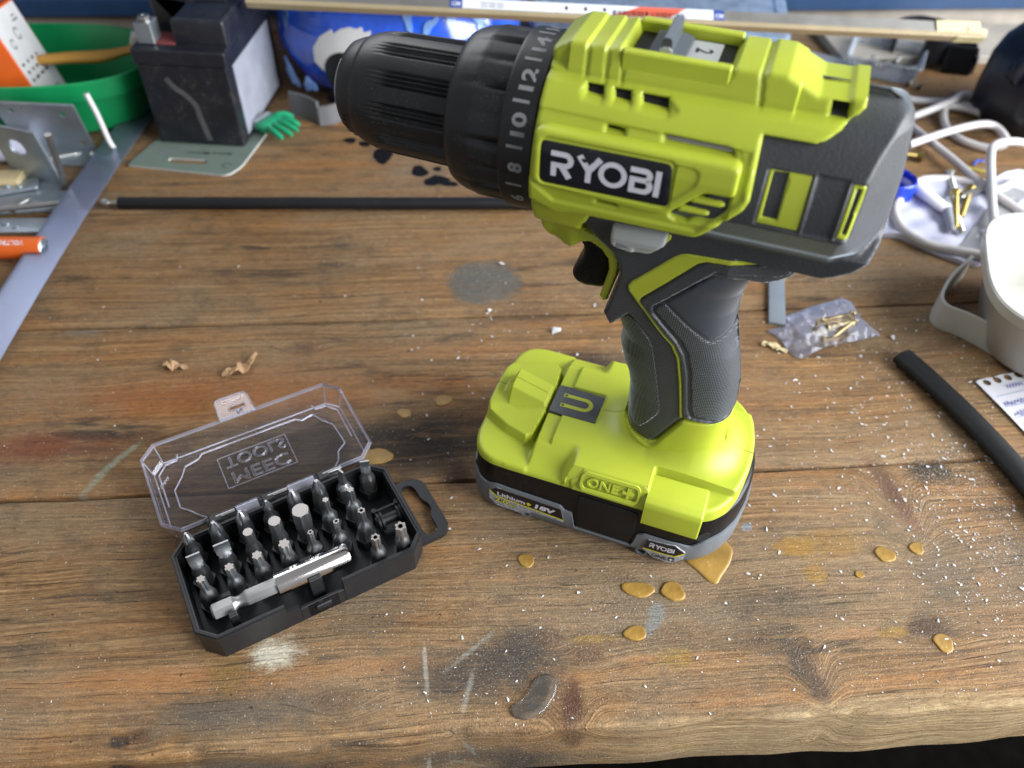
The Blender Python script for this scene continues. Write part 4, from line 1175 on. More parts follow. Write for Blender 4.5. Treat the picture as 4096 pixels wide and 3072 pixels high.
M['silver'] = silver_mat(); M['label_yellow'] = pm('label_yellow', (.62, .58, .02), .5)
def sT(x0, z0, y, slope): return lambda V, r: np.c_[x0 + V[:, 0], np.full(len(V), -(y + r)), z0 + V[:, 1] + slope * V[:, 0]]
# the two stickers
l1 = [(-79.0, 16.2), (-75.7, 18.8), (-44.1, 17.0), (-42.2, 9.3), (-42.2, 7.6), (-57.0, 8.0), (-58.6, 7.0), (-64, 4.6), (-75.2, 5.2), (-79.0, 9.6)]
bd = B(); flat(np.array(l1), 39.6, 40.30, 0, bd, -1, 0)
flat(np.array([(-78.9, 15.9), (-75.7, 18.7), (-44.2, 16.9), (-42.4, 9.5), (-75.4, 12.6)]), 40.30, 40.36, 1, bd, -1, 0)
V, F = stroke([(-78.9, 15.5), (-75.6, 12.4), (-42.3, 9.2)], .75); bd.add(np.c_[V[:, 0], np.full(len(V), -40.40), V[:, 1]], F, 2)
put_text(bd, 'Lithium', sT(-75.0, 13.3, 40.44, -.075), height=2.7, width=13.6, bold=.03, mi=3, rise=0)
bd.box((-59.6, -40.45, 13.4), (2.4, .06, .8), 2); bd.box((-59.6, -40.47, 13.4), (.8, .06, 2.4), 2)
put_text(bd, '18V', sT(-56.6, 11.9, 40.44, -.045), height=3.4, width=9.6, bold=.05, mi=3, rise=0, shear=.2)
put_text(bd, '2.0', sT(-76.2, 8.7, 40.42, -.10), height=2.6, width=6.4, bold=.10, mi=1, rise=0, shear=.1)
put_text(bd, '2.0', sT(-76.2, 8.7, 40.46, -.10), height=2.6, width=6.4, bold=.03, mi=2, rise=0, shear=.1)
put_text(bd, 'Ah', sT(-69.4, 7.9, 40.42, -.10), height=1.7, width=3.4, bold=.08, mi=1, rise=0)
put_text(bd, 'Ah', sT(-69.4, 7.9, 40.46, -.10), height=1.7, width=3.4, bold=.02, mi=2, rise=0)
bpart(bd, 'capacity_label', [M['silver'], M['plate_black'], M['label_yellow'], M['white_print']], smooth=0)
def wrapx(V):
    """follow the rounding of the case toward the rear"""
    return V
bd = B()
ysd = lambda x: np.interp(x, [-9, 6, 11, 14, 18], [40.35, 40.2, 39.7, 39.0, 37.4])
def FL(x, z): return ysd(x)
l2 = [(-3.0, 14.9), (9.3, 15.8), (14.2, 11.4), (14.4, 6.6), (9.8, 2.2), (1.2, 2.6), (-1.2, 4.6), (-4.4, 7.2)]
puff(bd, l2, FL, off=.45, rnd=0, h=.8, base=34, both=False)
puff(bd, [(-3.0, 14.8), (9.2, 15.7), (14.1, 11.4), (10.2, 8.0), (-4.2, 8.2)], FL, off=.52, rnd=0, h=.8, base=36, both=False, mi=1)
def lT(x0, z0, off, slope): 
    def T(V, r):
        X = x0 + V[:, 0]; Z = z0 + V[:, 1] + slope * V[:, 0]
        return np.c_[X, -(ysd(X) + off), Z]
    return T
V, F = stroke([(-4.3, 7.9), (3, 7.75), (10.2, 7.6), (14.2, 11.0)], .7); bd.add(lT(0, 0, .60, 0)(V, 0), F, 2)
for V, F, r in ryobi(11.4, 3.2):
    bd.add(lT(-1.8, 10.3, .62 + r, -.02)(V, 0), F, 3)
put_text(bd, 'ONE', lT(.2, 3.6, .62, .0), height=2.5, width=6.8, bold=.01, mi=1, rise=0)
puff(bd, [(7.7, 3.5), (10.4, 3.5), (10.4, 6.2), (7.7, 6.2)], FL, off=.62, rnd=0, h=.7, base=36, both=False, mi=1)
V, F = stroke([(8.2, 4.85), (9.9, 4.85)], .6); bd.add(lT(0, 0, .68, 0)(V, 0), F, 3); V, F = stroke([(9.05, 4.0), (9.05, 5.7)], .6); bd.add(lT(0, 0, .70, 0)(V, 0), F, 3)
bpart(bd, 'brand_label', [M['silver'], M['plate_black'], M['label_yellow'], M['white_print']], smooth=0)
# ------------------------------------------------------------------ bit case
CX, CY, CA = -91.2, 188.54, .54
case = thing('bit_case', 'black plastic screwdriver bit case lying open with a clear lid', 'bit case', (CX, CY, 0.0), CA)
L_, W_, ZR = 99.7, 53.7, 17.6
oc = lambda d, z: np.c_[octagon(L_ - 2 * d, W_ - 2 * d, 6.9 - .6 * d), np.full(8, z)]
bd = B()
bd.rings([oc(.9, 0.0), oc(.4, .6), oc(.25, 15.2), oc(-.25, 15.4), oc(-.3, 16.6), oc(.15, 16.7), oc(.2, ZR), oc(1.2, ZR), oc(1.3, 16.8), oc(2.0, 16.7), oc(2.3, 2.4)], cap0=True, cap1=True)
tray = bd
# cut the latch notch out of the front wall
me_t = tray.build('tray', M['case_black'], case, smooth=30)
def boolean_cut(o, c, d, rz=0):
    cb = B(); cb.box(c, d); co = cb.build('cut', [], None, smooth=0)
    md = o.modifiers.new('cut', 'BOOLEAN'); md.operation = 'DIFFERENCE'; md.object = co; md.solver = 'EXACT'
    mw = o.matrix_world.copy(); p = o.parent; o.parent = None; o.matrix_basis = Matrix()
    dg = bpy.context.evaluated_depsgraph_get(); dg.update()
    nm = bpy.data.meshes.new_from_object(o.evaluated_get(dg))
    o.modifiers.clear(); old = o.data; o.data = nm; nm.name = old.name; bpy.data.meshes.remove(old)
    bpy.data.objects.remove(co); o.parent = p
boolean_cut(me_t, (-2.6, -26.0, 15.2), (25.0, 8.0, 6.2))
boolean_cut(me_t, (.3, -26.0, 14.0), (19.6, 8.0, 8.4))
boolean_cut(me_t, (.3, -27.6, 8.0), (19.6, 2.8, 20.0))
bd = B()
bd.box((0.3, -25.4, 5.2), (19.4, 1.6, 9.6), bev=.3)
bd.box((.2, -26.6, 6.4), (6.8, 1.8, 3.2), bev=.7)
bd.box((-7.9, -26.1, 5.2), (3.2, .6, 9.4), bev=.2); bd.box((8.4, -26.1, 5.2), (3.0, .6, 9.4), bev=.2)
bd.build('latch_catch', M['case_black'], case)
bd = B(); bd.tube([(-.6, -26.24, 9.0), (-.6, -26.1, 9.0)], .8, seg=14); bd.build('catch_hole', M['dark_hole'], case)
# hanging tab on the right
P, d, Q, E = field(rpoly([(48, 19.0), (61.5, 19.0), (65.9, 14.8), (65.9, -14.0), (62, -18.0), (48, -18.0)], [0, 3, 4, 4, 4, 0], 5), .8,
                   holes=[rpoly([(53.6, 12.2), (55, 15.8), (58.6, 15.8), (60.4, 13.0), (60.6, 5.2), (62.6, 1.6), (62.6, -1.6), (60.6, -5.2), (60.4, -13), (58.6, -15.4), (55, -15.4), (53.6, -12)], 1.4, 4)])
n = len(P); bd = B(); bd.add(np.concatenate([np.c_[P, np.full(n, 3.4)], np.c_[P, np.full(n, 1.2)]]), list(Q) + [(v, u, u + n, v + n) for u, v in E] + [tuple(i + n for i in q[::-1]) for q in Q])
bd.build('hang_tab', M['case_black'], case)
# sockets moulded in the floor
PC = 11.6; OX, OY = -40.78, 20.31; ROWS = [0, 11.88, 24.77, 40.47]
def grid(r, c): return (OX + c * PC, OY - ROWS[r])
slots_ = [(0, c) for c in range(8)] + [(1, c) for c in range(7)] + [(2, c) for c in range(7)] + [(3, 6), (3, 7)]
bd = B()
for r, c in slots_:
    x, y = grid(r, c)
    h0 = np.array([(math.cos(k * math.pi / 3) * 4.9, math.sin(k * math.pi / 3) * 4.9) for k in range(6)]) + np.array([x, y])
    h1 = np.array([(math.cos(k * math.pi / 3) * 3.75, math.sin(k * math.pi / 3) * 3.75) for k in range(6)]) + np.array([x, y])
    bd.rings([np.c_[h0, np.full(6, 2.2)], np.c_[h0, np.full(6, 8.6)], np.c_[h1, np.full(6, 8.6)], np.c_[h1, np.full(6, 3.0)]], cap0=False, cap1=True)
o = bd.build('socket_block', M['case_black'], case, smooth=20)
# clips that hold the bit holder
for x in (-34.3, .2):
    bd = B()
    w = 3.4 if x < -10 else 5.6
    for s, yy in ((-1, -21.0), (1, -9.8)):
        zt_ = 19.4 if s < 0 else 19.0
        bd.box((x, yy, zt_ / 2 + 1), (w, 1.5, zt_ - 2), bev=.3); bd.box((x, yy - s * .9, zt_ - .2), (w, 1.6, 1.2), bev=.3)
    bd.box((x, -15.4, 5), (w, 10, 6), bev=.4)
    bd.build('clip', M['case_black'], case)
# loose moulded post in the right part of the tray
bd = B()
bd.tube([(35.2, -1.0, 9), (48.2, -1.2, 9)], 2.7, seg=20)
for x in (36.4, 38.0, 46.0, 47.6): bd.tube([(x - .5, -1.1, 9), (x + .5, -1.1, 9)], 4.6, seg=28)
bd.box((42, 3.2, 11.6), (11, 1.0, 1.0)); bd.tube([(36.2, 3.5, 3), (36.2, 3.5, 12.6)], 1.2, seg=12); bd.tube([(47.6, 3.5, 3), (47.6, 3.5, 12.8)], 1.4, seg=12)
bd.build('spool_post', M['case_black'], case)
# hinge knuckles and pins
for x0, x1 in ((-32.0, -18.8), (-8.2, 5.0), (18.4, 31.2)):
    bd = B(); bd.tube([(x0, 30.2, 15.6), (x1, 30.2, 15.6)], 2.5, seg=20); bd.box(((x0 + x1) / 2, 28.0, 14.4), (x1 - x0, 4.4, 4.6), bev=.5)
    bd.box(((x0 + x1) / 2 - 2.4, 30.4, 16.8), ((x1 - x0) * .45, 4.4, 3.2), bev=.6)
    bd.build('hinge_knuckle', M['case_black'], case)
for x0, x1 in ((-27.6, -19.2), (-3.8, 5.2), (22.5, 31.4)):
    bd = B(); bd.tube([(x0, 30.4, 17.6), (x1, 30.4, 17.6)], .95, seg=14); bd.build('hinge_pin', M['satin'], case)
# clear lid lying back on the bench
lid_rot = Matrix.Rotation(R(1.6), 3, 'X')
def TL(V):
    V = np.asarray(V, float); V = V - np.array([0, 30, 16.4]); return V @ np.array(lid_rot).T + np.array([0, 30, 16.4])
LCy = 58.6
def lo(d, z): return TL(np.c_[octagon(L_ - 2 * d, W_ + .4 - 2 * d, 7.0 - .6 * d) + np.array([0, LCy]), np.full(8, z)])
bd = B()
bd.rings([lo(0, 17.4), lo(.5, 13.0), lo(1.2, 6.2), lo(2.6, 4.4), lo(3.4, 4.0)], cap0=False, cap1=True)
lid = bd.build('lid', M['lid_clear'], case, smooth=12)
bd = B()
bd.rings([lo(-.3, 17.4), lo(-.3, 15.8), lo(.5, 15.8), lo(.9, 17.4)], cap0=False, cap1=False)
for i in range(8):                                          # paler tubes paint the bright edges of the moulded roof panel
    a, b = lo(2.4, 4.6)[i], lo(2.4, 4.6)[(i + 1) % 8]; bd.tube([a, b], .32, seg=6)
    a, b = lo(.4, 15.6)[i], lo(2.4, 4.6)[i]; bd.tube([a, b], .28, seg=6)
inner = [(-41, 53), (-41, 64), (-36, 70.5), (-33, 76), (-26, 77.6), (-24, 80), (24, 80), (27, 77.6), (33, 79), (36, 73), (40, 67.5), (41, 53.5), (36, 50), (34, 44.5), (30, 40.5), (-30, 40.5), (-34, 44.5), (-38, 50)]
Pi = TL(np.c_[np.array(inner), np.full(len(inner), 4.9)])
for i in range(len(Pi)): bd.tube([Pi[i], Pi[(i + 1) % len(Pi)]], .36, seg=6)
ch = lambda s: [(s * 45.5, 56), (s * 45.5, 76), (s * 41, 81.5), (s * 35.5, 81.8), (s * 34.6, 85.2)]
for s in (-1, 1):
    Pc = TL(np.c_[np.array(ch(s)), np.full(5, 4.9)])
    for i in range(4): bd.tube([Pc[i], Pc[i + 1]], .38, seg=6)
bd.build('lid_rim', M['lid_edge'], lid, smooth=30)
# embossed name, seen mirrored from the inside, and the frame round it
bd = B()
def LT(V, r): return TL(np.c_[V[:, 0], V[:, 1], np.full(len(V), 4.75 + r)])
def mirrored(s, xc, y_base, h, w, flip):
    V, F = textmesh(s, -.005)
    V = V.copy(); V[:, 1] -= V[:, 1].min(); V *= np.array([w / V[:, 0].max(), h / V[:, 1].max()])
    V[:, 0] = V[:, 0] - w / 2
    V[:, 1] = -V[:, 1]                               # read from below: upside down mirrored
    V[:, 0] += xc; V[:, 1] += y_base
    E_ = {}
    for f in F:
        for i in range(len(f)):
            a, b = f[i], f[(i + 1) % len(f)]
            if (b, a) in E_: del E_[(b, a)]
            else: E_[(a, b)] = 1
    bd.add(LT(V, .1), [f[::-1] for f in F], 0)
    for a, b in E_:
        bd.tube(LT(np.array([V[a], V[b]]), .25), .12, seg=4, mi=1, caps=False)
mirrored('MEEC', -.5, 61.5, 7.0, 28, True)
mirrored('TOOLS', -.5, 71.6, 6.6, 30, True)
fr = np.array([(-18.2, 53.2), (16.0, 53.2), (16.0, 73), (-18.2, 73)])
for i in range(4): bd.tube(LT(np.array([fr[i], fr[(i + 1) % 4]]), .2), .19, seg=5, mi=1)
bd.build('embossed_name', [M['lid_clear'], M['lid_edge']], lid, smooth=30)
# opening tab beyond the far rim
P, d, Q, E = field(rpoly([(-10.6, 84), (-9.8, 98.4), (6.0, 98.4), (7.0, 84)], [0, 3, 3, 0], 5), .8, holes=[[(-4.6, 88.2), (-4.4, 91.2), (3.4, 91.2), (3.6, 88.2)], arc(0, 86.4, 1.1, 0, 330, 11)])
n = len(P); bd = B()
bd.add(np.concatenate([TL(np.c_[P, np.full(n, 18.2)]), TL(np.c_[P, np.full(n, 16.8)])]), list(Q), 0)
n0 = bd.n
A = TL(np.c_[P, np.full(n, 18.25)]); C_ = TL(np.c_[P, np.full(n, 16.8)])
for u, v in E: bd.tube([A[u], A[v]], .38, seg=5, mi=1, caps=False)
V, F = textmesh('OPEN', .0); V = V.copy(); V[:, 1] -= V[:, 1].min(); V *= np.array([10.5 / V[:, 0].max(), 2.7 / V[:, 1].max()])
V = np.c_[V[:, 0] - 6.4, 96.4 - V[:, 1]]
bd.add(TL(np.c_[V, np.full(len(V), 18.5)]), [f[::-1] for f in F], 1)
bd.tube(TL(np.array([(0, 86.4, 17), (0, 86.4, 19)])), 1.5, seg=12, mi=1, caps=False)
bd.build('opening_tab', [M['lid_clear'], M['lid_edge']], lid, smooth=30)
# clear knuckles between the black ones
bd = B()
for x0, x1 in ((-18.4, -8.6), (5.4, 18.0)):
    bd.tube([(x0, 30.2, 16.0), (x1, 30.2, 16.0)], 2.9, seg=20)
bd.build('clear_knuckle', M['lid_edge'], lid)

# ------------------------------------------------------------------ screwdriver bits
NA = 48
TH = np.linspace(0, 2 * math.pi, NA, endpoint=False)
def r_hex(af): return af / 2 / np.cos((TH % (math.pi / 3)) - math.pi / 6)
def r_circ(rr): return np.full(NA, rr)
def r_torx(rr): return rr * (.86 + .14 * np.cos(6 * TH)) * (1 - .03 * np.cos(12 * TH))
def r_cross(rr, dep):
    return rr * (1 - dep * np.maximum(0, np.cos(4 * TH + math.pi)) ** 1.4)
def loop(rad, z): return np.c_[rad * np.cos(TH), rad * np.sin(TH), np.full(NA, z)]
def blade(w, t_, z):
    c, s = np.cos(TH), np.sin(TH)
    k = 1 / np.maximum(np.abs(c) / (w / 2), np.abs(s) / (t_ / 2)); return np.c_[k * c, k * s, np.full(NA, z)]
def lerp(a, b, t): return a * (1 - t) + b * t
def make_bit(kind, size, hexlen=13.5):
    bd = B(); AF = 6.35
    H = r_hex(AF)
    rl = [loop(r_circ(2.6), 0), loop(np.minimum(H, 3.3), .5), loop(H, 1.0), loop(H, hexlen - .8)]
    if kind == 'hex':
        if size >= 6.3:
            k = r_hex(size)
            rl = [loop(r_circ(2.6), 0), loop(H, 1.0), loop(H, 13.2), loop(k, 13.5), loop(k, 24.4), loop(np.minimum(k, size / 2 * 1.03), 25)]
        else:
            k = r_hex(size)
            rl += [loop(np.minimum(H, 3.35), hexlen), loop(r_circ(size * .53), hexlen + 3.6), loop(r_circ(size * .53), hexlen + 4.4), loop(k, hexlen + 5.0), loop(k, 24.4), loop(np.minimum(k, size / 2 * 1.02), 25)]
        bd.rings(rl, 0); tipm = None
    elif kind in ('torx', 'torx_hole'):
        k = r_torx(size / 2)
        big = size > 5.2
        rl += [loop(np.minimum(H, 3.35), hexlen), loop(r_circ(min(3.1, size * .62 + .3)), hexlen + 2.0), loop(r_circ(size * .53), hexlen + 3.4), loop(lerp(r_circ(size * .52), k, .5), hexlen + 4.4), loop(k, hexlen + 5.6), loop(k, 24.7), loop(k * .95, 25)]
        if kind == 'torx':
            bd.rings(rl)
        else:
            hr = size * .21
            rl += [loop(r_circ(hr), 25.0), loop(r_circ(hr * .97), 22.5)]
            bd.rings(rl, cap1=True)
            bd.m = list(bd.m)
            nn = len(bd.f)
            for i in range(nn):                                # inner bore darker
                pass
    elif kind == 'cross':
        rb = size / 2
        rl += [loop(np.minimum(H, 3.3), hexlen), loop(r_circ(min(3.0, rb * 1.05)), hexlen + 2.2), loop(r_circ(rb), hexlen + 3.4), loop(r_cross(rb, .06), 25 - rb * 2.3), loop(r_cross(rb, .42), 25 - rb * 1.7), loop(r_cross(rb * .72, .58), 25 - rb * .9), loop(r_cross(rb * .42, .55), 25 - .5), loop(r_cross(rb * .30, .4), 25)]
        bd.rings(rl)
    elif kind == 'slot':
        w = size; base = r_circ(min(3.1, max(1.8, w * .5)))
        rl += [loop(np.minimum(H, 3.3), hexlen), loop(base, hexlen + 2.6), loop(base, hexlen + 3.4)]
        b0 = loop(base, 0)
        for t in (.15, .35, .6, .85, 1.0):
            z = hexlen + 3.4 + (25 - hexlen - 3.4) * t
            tk = max(.75, (base[0] * 2) * (1 - t) ** 2.2 + .8)
            bl = blade(w if t > .3 else lerp(base[0] * 2, w, t / .3), tk, z); ci = loop(base, z)
            rl.append(lerp(ci, bl, min(1, t * 2.2)))
        bd.rings(rl)
    return bd
specs = {
 (0, 0): ('cross', 4.6, 'small Phillips bit in the left rear corner of the black case'),
 (0, 1): ('cross', 6.0, 'Phillips bit second from the left in the rear row, behind the widest flat blade'),
 (0, 2): ('cross', 5.8, 'blunt Phillips bit in the rear row just behind the smallest hex key bit'),
 (0, 3): ('cross', 4.2, 'narrow pointed cross bit in the rear row behind the middle hex bit'),
 (0, 4): ('cross', 5.9, 'ribbed cross bit in the rear row behind the thick hex bit'),
 (0, 5): ('cross', 6.2, 'dark cross bit beside the two thin slotted blades in the rear row'),
 (0, 6): ('slot', 3.6, 'thin slotted bit seen edge on, second from the right in the rear row'),
 (0, 7): ('slot', 4.4, 'slotted bit standing alone in the right rear corner of the case'),
 (1, 0): ('slot', 5.6, 'flat slotted bit by the left wall, in front of the small Phillips bit'),
 (1, 1): ('slot', 6.6, 'widest flat slotted bit in the case, second row'),
 (1, 2): ('hex', 4.0, 'smallest of the three hexagonal bits with round necks'),
 (1, 3): ('hex', 5.0, 'middle sized hexagonal bit left of the thick hex bit'),
 (1, 4): ('hex', 6.9, 'thick full width hexagonal bit with a broad flat top'),
 (1, 5): ('torx', 3.1, 'thin star bit without a hole just right of the thick hex bit'),
 (1, 6): ('torx', 3.4, 'star bit without a hole beside the black plastic spool post'),
 (2, 0): ('torx', 3.9, 'star bit by the left wall next to the end of the bit holder'),
 (2, 1): ('torx', 4.2, 'star bit behind the bare hex shank of the bit holder, second from left'),
 (2, 2): ('torx', 4.6, 'star bit behind the collar of the bit holder sleeve'),
 (2, 3): ('torx', 5.1, 'largest solid star bit, close behind the shiny sleeve'),
 (2, 4): ('torx_hole', 2.7, 'tiniest star bit with a pin hole, behind the shiny sleeve'),
 (2, 5): ('torx_hole', 3.1, 'small pin hole star bit at the right end of the shiny sleeve'),
 (2, 6): ('torx_hole', 3.7, 'pin hole star bit left of the black spool post'),
 (3, 6): ('torx_hole', 4.3, 'pin hole star bit by the front wall, right of the holder sleeve'),
 (3, 7): ('torx_hole', 5.4, 'largest pin hole star bit in the right front corner of the case'),
}
dark_steel = M['steel']
tip_steel = pm('bright_bit_tip', (.40, .37, .35), .42, metal=1.0, var=.1)
ca, sa = math.cos(CA), math.sin(CA)
for (r, c), (kind, size, lab) in specs.items():
    x, y = grid(r, c)
    bd = make_bit(kind, size)
    # ground end faces are brighter than the oxidised shanks
    V = np.concatenate(bd.v)
    for i, f in enumerate(bd.f):
        zz = V[f][:, 2]
        if kind in ('torx', 'hex', 'torx_hole') and zz.min() > 24.3: bd.m[i] = 1
        if kind == 'torx_hole' and zz.max() <= 25 and zz.min() > 22 and np.linalg.norm(V[f][:, :2], axis=1).max() < size * .22 and zz.min() < 24.9: bd.m[i] = 2
    wx, wy = CX + ca * x - sa * y, CY + sa * x + ca * y
    rz = CA + {0: 0, 1: .0, 2: .1, 3: .25}[r] + RNG.uniform(-.25, .25)
    if kind == 'slot': rz = CA + {(0, 6): 1.9, (0, 7): -.35, (1, 0): .0, (1, 1): .0}[(r, c)]
    if kind == 'cross': rz = CA + R(45) * (c % 2) + .3
    o = bd.build('screwdriver_bit', [dark_steel, tip_steel, M['dark_hole']], None, smooth=28, loc=(wx, wy, 3.0), rotz=rz)
    tag(o, lab, 'bit', 'steel bits standing in the case')
# magnetic holder lying in its clips
hx, hy = -41.5, -14.8
hold = thing('bit_holder', 'bright steel magnetic bit holder with hex shank and polished sleeve lying across the case', 'bit holder', (CX + ca * hx - sa * hy, CY + sa * hx + ca * hy, 17.4), CA - .012)
def hexring(x, af, rot=0): 
    a = np.linspace(0, 2 * math.pi, 24, endpoint=False)
    rr = af / 2 / np.cos((a % (math.pi / 3)) - math.pi / 6)
    return np.c_[np.full(24, x), rr * np.cos(a + rot), rr * np.sin(a + rot)]
def cring(x, rr):
    a = np.linspace(0, 2 * math.pi, 24, endpoint=False); return np.c_[np.full(24, x), rr * np.cos(a), rr * np.sin(a)]
bd = B()
ho = [cring(0, 2.7), hexring(.7, 6.3), hexring(8.6, 6.4), lerp(hexring(9.2, 6.0), cring(9.2, 2.9), .6), cring(10.2, 2.5), cring(11.6, 2.45), cring(12.8, 2.7), lerp(hexring(13.8, 6.2), cring(13.8, 3.0), .5), hexring(14.6, 6.4), hexring(28, 6.4)]
bd.rings(ho, cap0=False); bd.f[:] = [f[::-1] for f in bd.f]
bd.f.append(list(range(24))); bd.m.append(0)
bd.build('hex_shank', M['satin'], hold, smooth=25)
bd = B(); bd.lathe([(26.6, 3.2), (26.5, 4.6), (26.9, 5.05), (57.6, 5.05), (58.6, 4.7), (58.6, 3.6), (50, 3.5)], seg=56, caps=False)
bd.build('sleeve', M['chrome'], hold, smooth=35)
# ------------------------------------------------------------------ things behind the drill
# lead battery standing on a blister card
M['card'] = pm('grey_green_card', (.16, .20, .17), .5, var=.1)
M['card_edge'] = pm('card_edge', (.55, .56, .52), .6)
t = thing('blister_card', 'grey green retail card with a hanging slot lying under the black battery', 'card', (-290, 516, 0), 0)
cp = rpoly(np.array([(0, 2), (4, 20), (22, 88), (96, 88), (92, 62), (84, 4), (77, -8)]), [2, 2, 2, 2, 2, 6, 5], 5)
P, d, Q, E = field(cp, 1.0, holes=[rpoly([(28, 10), (28, 14), (56, 12.4), (58, 9), (54, 6), (48, 7.5), (44, 6), (30, 8)], 1.2, 3)])
n = len(P); bd = B(); bd.add(np.concatenate([np.c_[P, np.full(n, 1.3)], np.c_[P, np.full(n, .1)]]), list(Q) + [(v, u, u + n, v + n) for u, v in E], 0)
bd.m = [0] * len(Q) + [1] * len(E)
bd.build('card_sheet', [M['card'], M['card_edge']], t)
bd = B()
put_text(bd, 'Robot Mower', lambda V, r: np.c_[72 - V[:, 0], 24 - V[:, 1], np.full(len(V), 1.35 + r)], width=34, bold=.02, rise=.05)
put_text(bd, 'Robot', lambda V, r: np.c_[40 - V[:, 0], 27 - V[:, 1], np.full(len(V), 1.35 + r)], width=14, bold=.0, rise=.05, mi=1)
V, F = stroke(arc(73, 5.5, 3.0, 0, 300, 16), .7); bd.add(np.c_[V, np.full(len(V), 1.42)], F)
for k in range(5): bd.box((22, 18 + k * 2.0, 1.4), (13, .6, .05), 1)
bd.build('card_print', [pm('dark_card_print', (.045, .06, .05), .6), M['mark_grey']], t, smooth=0)

M['batt_black'] = pm('lead_battery_black', (.012, .013, .018), .32, var=.15, bump=.05, bscale=300, dust=.45)
t = thing('lead_battery', 'black sealed lead battery with a bolted terminal and a grey label on its side', 'battery', (-243, 549, 1.4), R(-3))
bd = B(); bd.box((0, 53, 31), (66, 104, 62), bev=1.2)
bd.box((0, 53, 67), (68, 106, 11), bev=1.0)
bd.build('battery_case', M['batt_black'], t)
bd = B(); bd.prism(rpoly([(-5, 12), (33, 12), (33, 105), (-33, 105), (-33, 46), (-5, 40)], 2, 3), 72, 90, bev=2.5)
bd.box((0, 70, 90.6), (50, 50, 1.4), bev=.5)
bd.build('battery_lid', M['batt_black'], t)
bd = B(); bd.box((-18, 20, 72.6), (26, 20, .8)); bd.build('red_terminal_pad', pm('faded_red_plastic', (.24, .06, .055), .6, var=.2), t)
bd = B(); bd.box((-24, 9, 80), (12, 1.6, 14), bev=.3); bd.box((-24, 15, 86.2), (12, 13, 1.6), bev=.3); bd.box((-29.3, 15, 80), (1.6, 12, 13), bev=.3); bd.box((-18.7, 15, 80), (1.6, 12, 13), bev=.3)
bd.build('terminal_clamp', M['zinc'], t)
bd = B(); bd.lathe([(0, 4.6), (2.4, 4.6), (3.4, 3.6), (3.4, 1.0), (2.6, .8)], seg=24, axis='Z', o=(-24, 15, 87)); bd.box((-24, 15, 79), (5, 5, 8)); bd.build('terminal_bolt', M['steel_light'], t)
M['paper_grey'] = pm('grey_label_paper', (.28, .29, .34), .5, var=.15)
bd = B(); bd.box((33.25, 54, 32), (.4, 84, 54)); bd.build('side_label', M['paper_grey'], t)
bd = B()
V, F = stroke(bez([(-14, 52), (-9, 45), (-3, 40), (3, 32), (4, 22), (7, 4)], 5), 4.4); bd.add(np.c_[V[:, 0], np.full(len(V), .9), V[:, 1]], F)
bd.build('dried_glue_streak', pm('glue_streak', (.075, .075, .078), .7, var=.3), t)
bd = B()
for k, w in enumerate((20, 14, 17)):
    bd.box((-4 + k * 2, 78 - k * 7, 91.5), (w, 2.4, .1), rz=R(0))
bd.build('printed_lines', M['mark_grey'], t)

# green tub with an orange box and a brush in it
M['green'] = pm('green_plastic', (.006, .24, .075), .35, var=.08)
tub = thing('green_tub', 'green plastic tub holding an orange box, behind the metal brackets', 'tub', (-392, 600, 0), R(4))
def so(rx, ry, z, n_=64, p=2.6):
    a = np.linspace(0, 2 * math.pi, n_, endpoint=False)
    c, s = np.cos(a), np.sin(a)
    return np.c_[rx * np.sign(c) * np.abs(c) ** (2 / p), ry * np.sign(s) * np.abs(s) ** (2 / p), np.full(n_, z)]
bd = B(); bd.rings([so(86, 44, 0), so(92, 48, 3), so(99, 54, 30), so(103, 57, 31), so(104, 58, 36), so(104.5, 58.5, 45), so(103.5, 57.5, 46), so(102, 56, 45.5), so(90, 46, 3)], cap0=True, cap1=True)
bd.build('tub_shell', M['green'], tub, smooth=40)
M['orange_card'] = pm('orange_card', (.68, .115, .012), .45, var=.06)
M['white_card'] = pm('white_printed_card', (.62, .61, .60), .5, var=.06)
M['print_dark'] = pm('dark_green_print', (.07, .085, .06), .6, var=.2)
t = thing('orange_box', 'open orange cardboard box with a printed white side standing in the green tub', 'box', (-361, 566, 6), R(2), rot=(R(-8), R(-16), R(12)))
bx, byy, bz = 66, 56, 82
bd = B()
th_ = 1.2
bd.box((-bx / 2, 0, bz / 2), (bx, th_, bz)); bd.box((-bx / 2, byy, bz / 2), (bx, th_, bz)); bd.box((-bx, byy / 2, bz / 2), (th_, byy, bz)); bd.box((-bx / 2, byy / 2, .6), (bx, byy, th_))
bd.box((0, byy / 2, bz / 2), (th_, byy, bz)); bd.box((-bx / 2, byy + 6, bz + 22), (bx, th_, 44), rot=(R(-18), 0, 0))
bd.build('box_walls', M['orange_card'], t)
bd = B(); bd.box((.9, byy / 2, bz / 2), (.5, byy - 3, bz - 3)); bd.build('printed_side', M['white_card'], t)
bd = B()
for k in range(15): bd.box((1.2, 5 + k * 2.6, 12), (.1, 1.2 if k % 3 else .7, 16))
for k in range(4):
    for j in range(3): bd.box((1.2, 9 + k * 10 + RNG.uniform(-1, 1), 32 + j * 6.0), (.1, RNG.uniform(3, 7), 2.2))
V, F = stroke(arc(30, 62, 4.0, 20, 340, 14), 1.2); bd.add(np.c_[np.full(len(V), 1.25), V], F)
V, F = stroke(arc(14, 58, 3.2, 20, 340, 14), 1.0); bd.add(np.c_[np.full(len(V), 1.25), V], F)
bd.box((1.2, 40, 70), (.1, 10, 1.2)); bd.box((1.2, 40, 73), (.1, 6, 1.0))
bd.build('side_print', M['print_dark'], t, smooth=0)
M['ochre'] = pm('ochre_plastic', (.46, .235, .035), .45, var=.08)
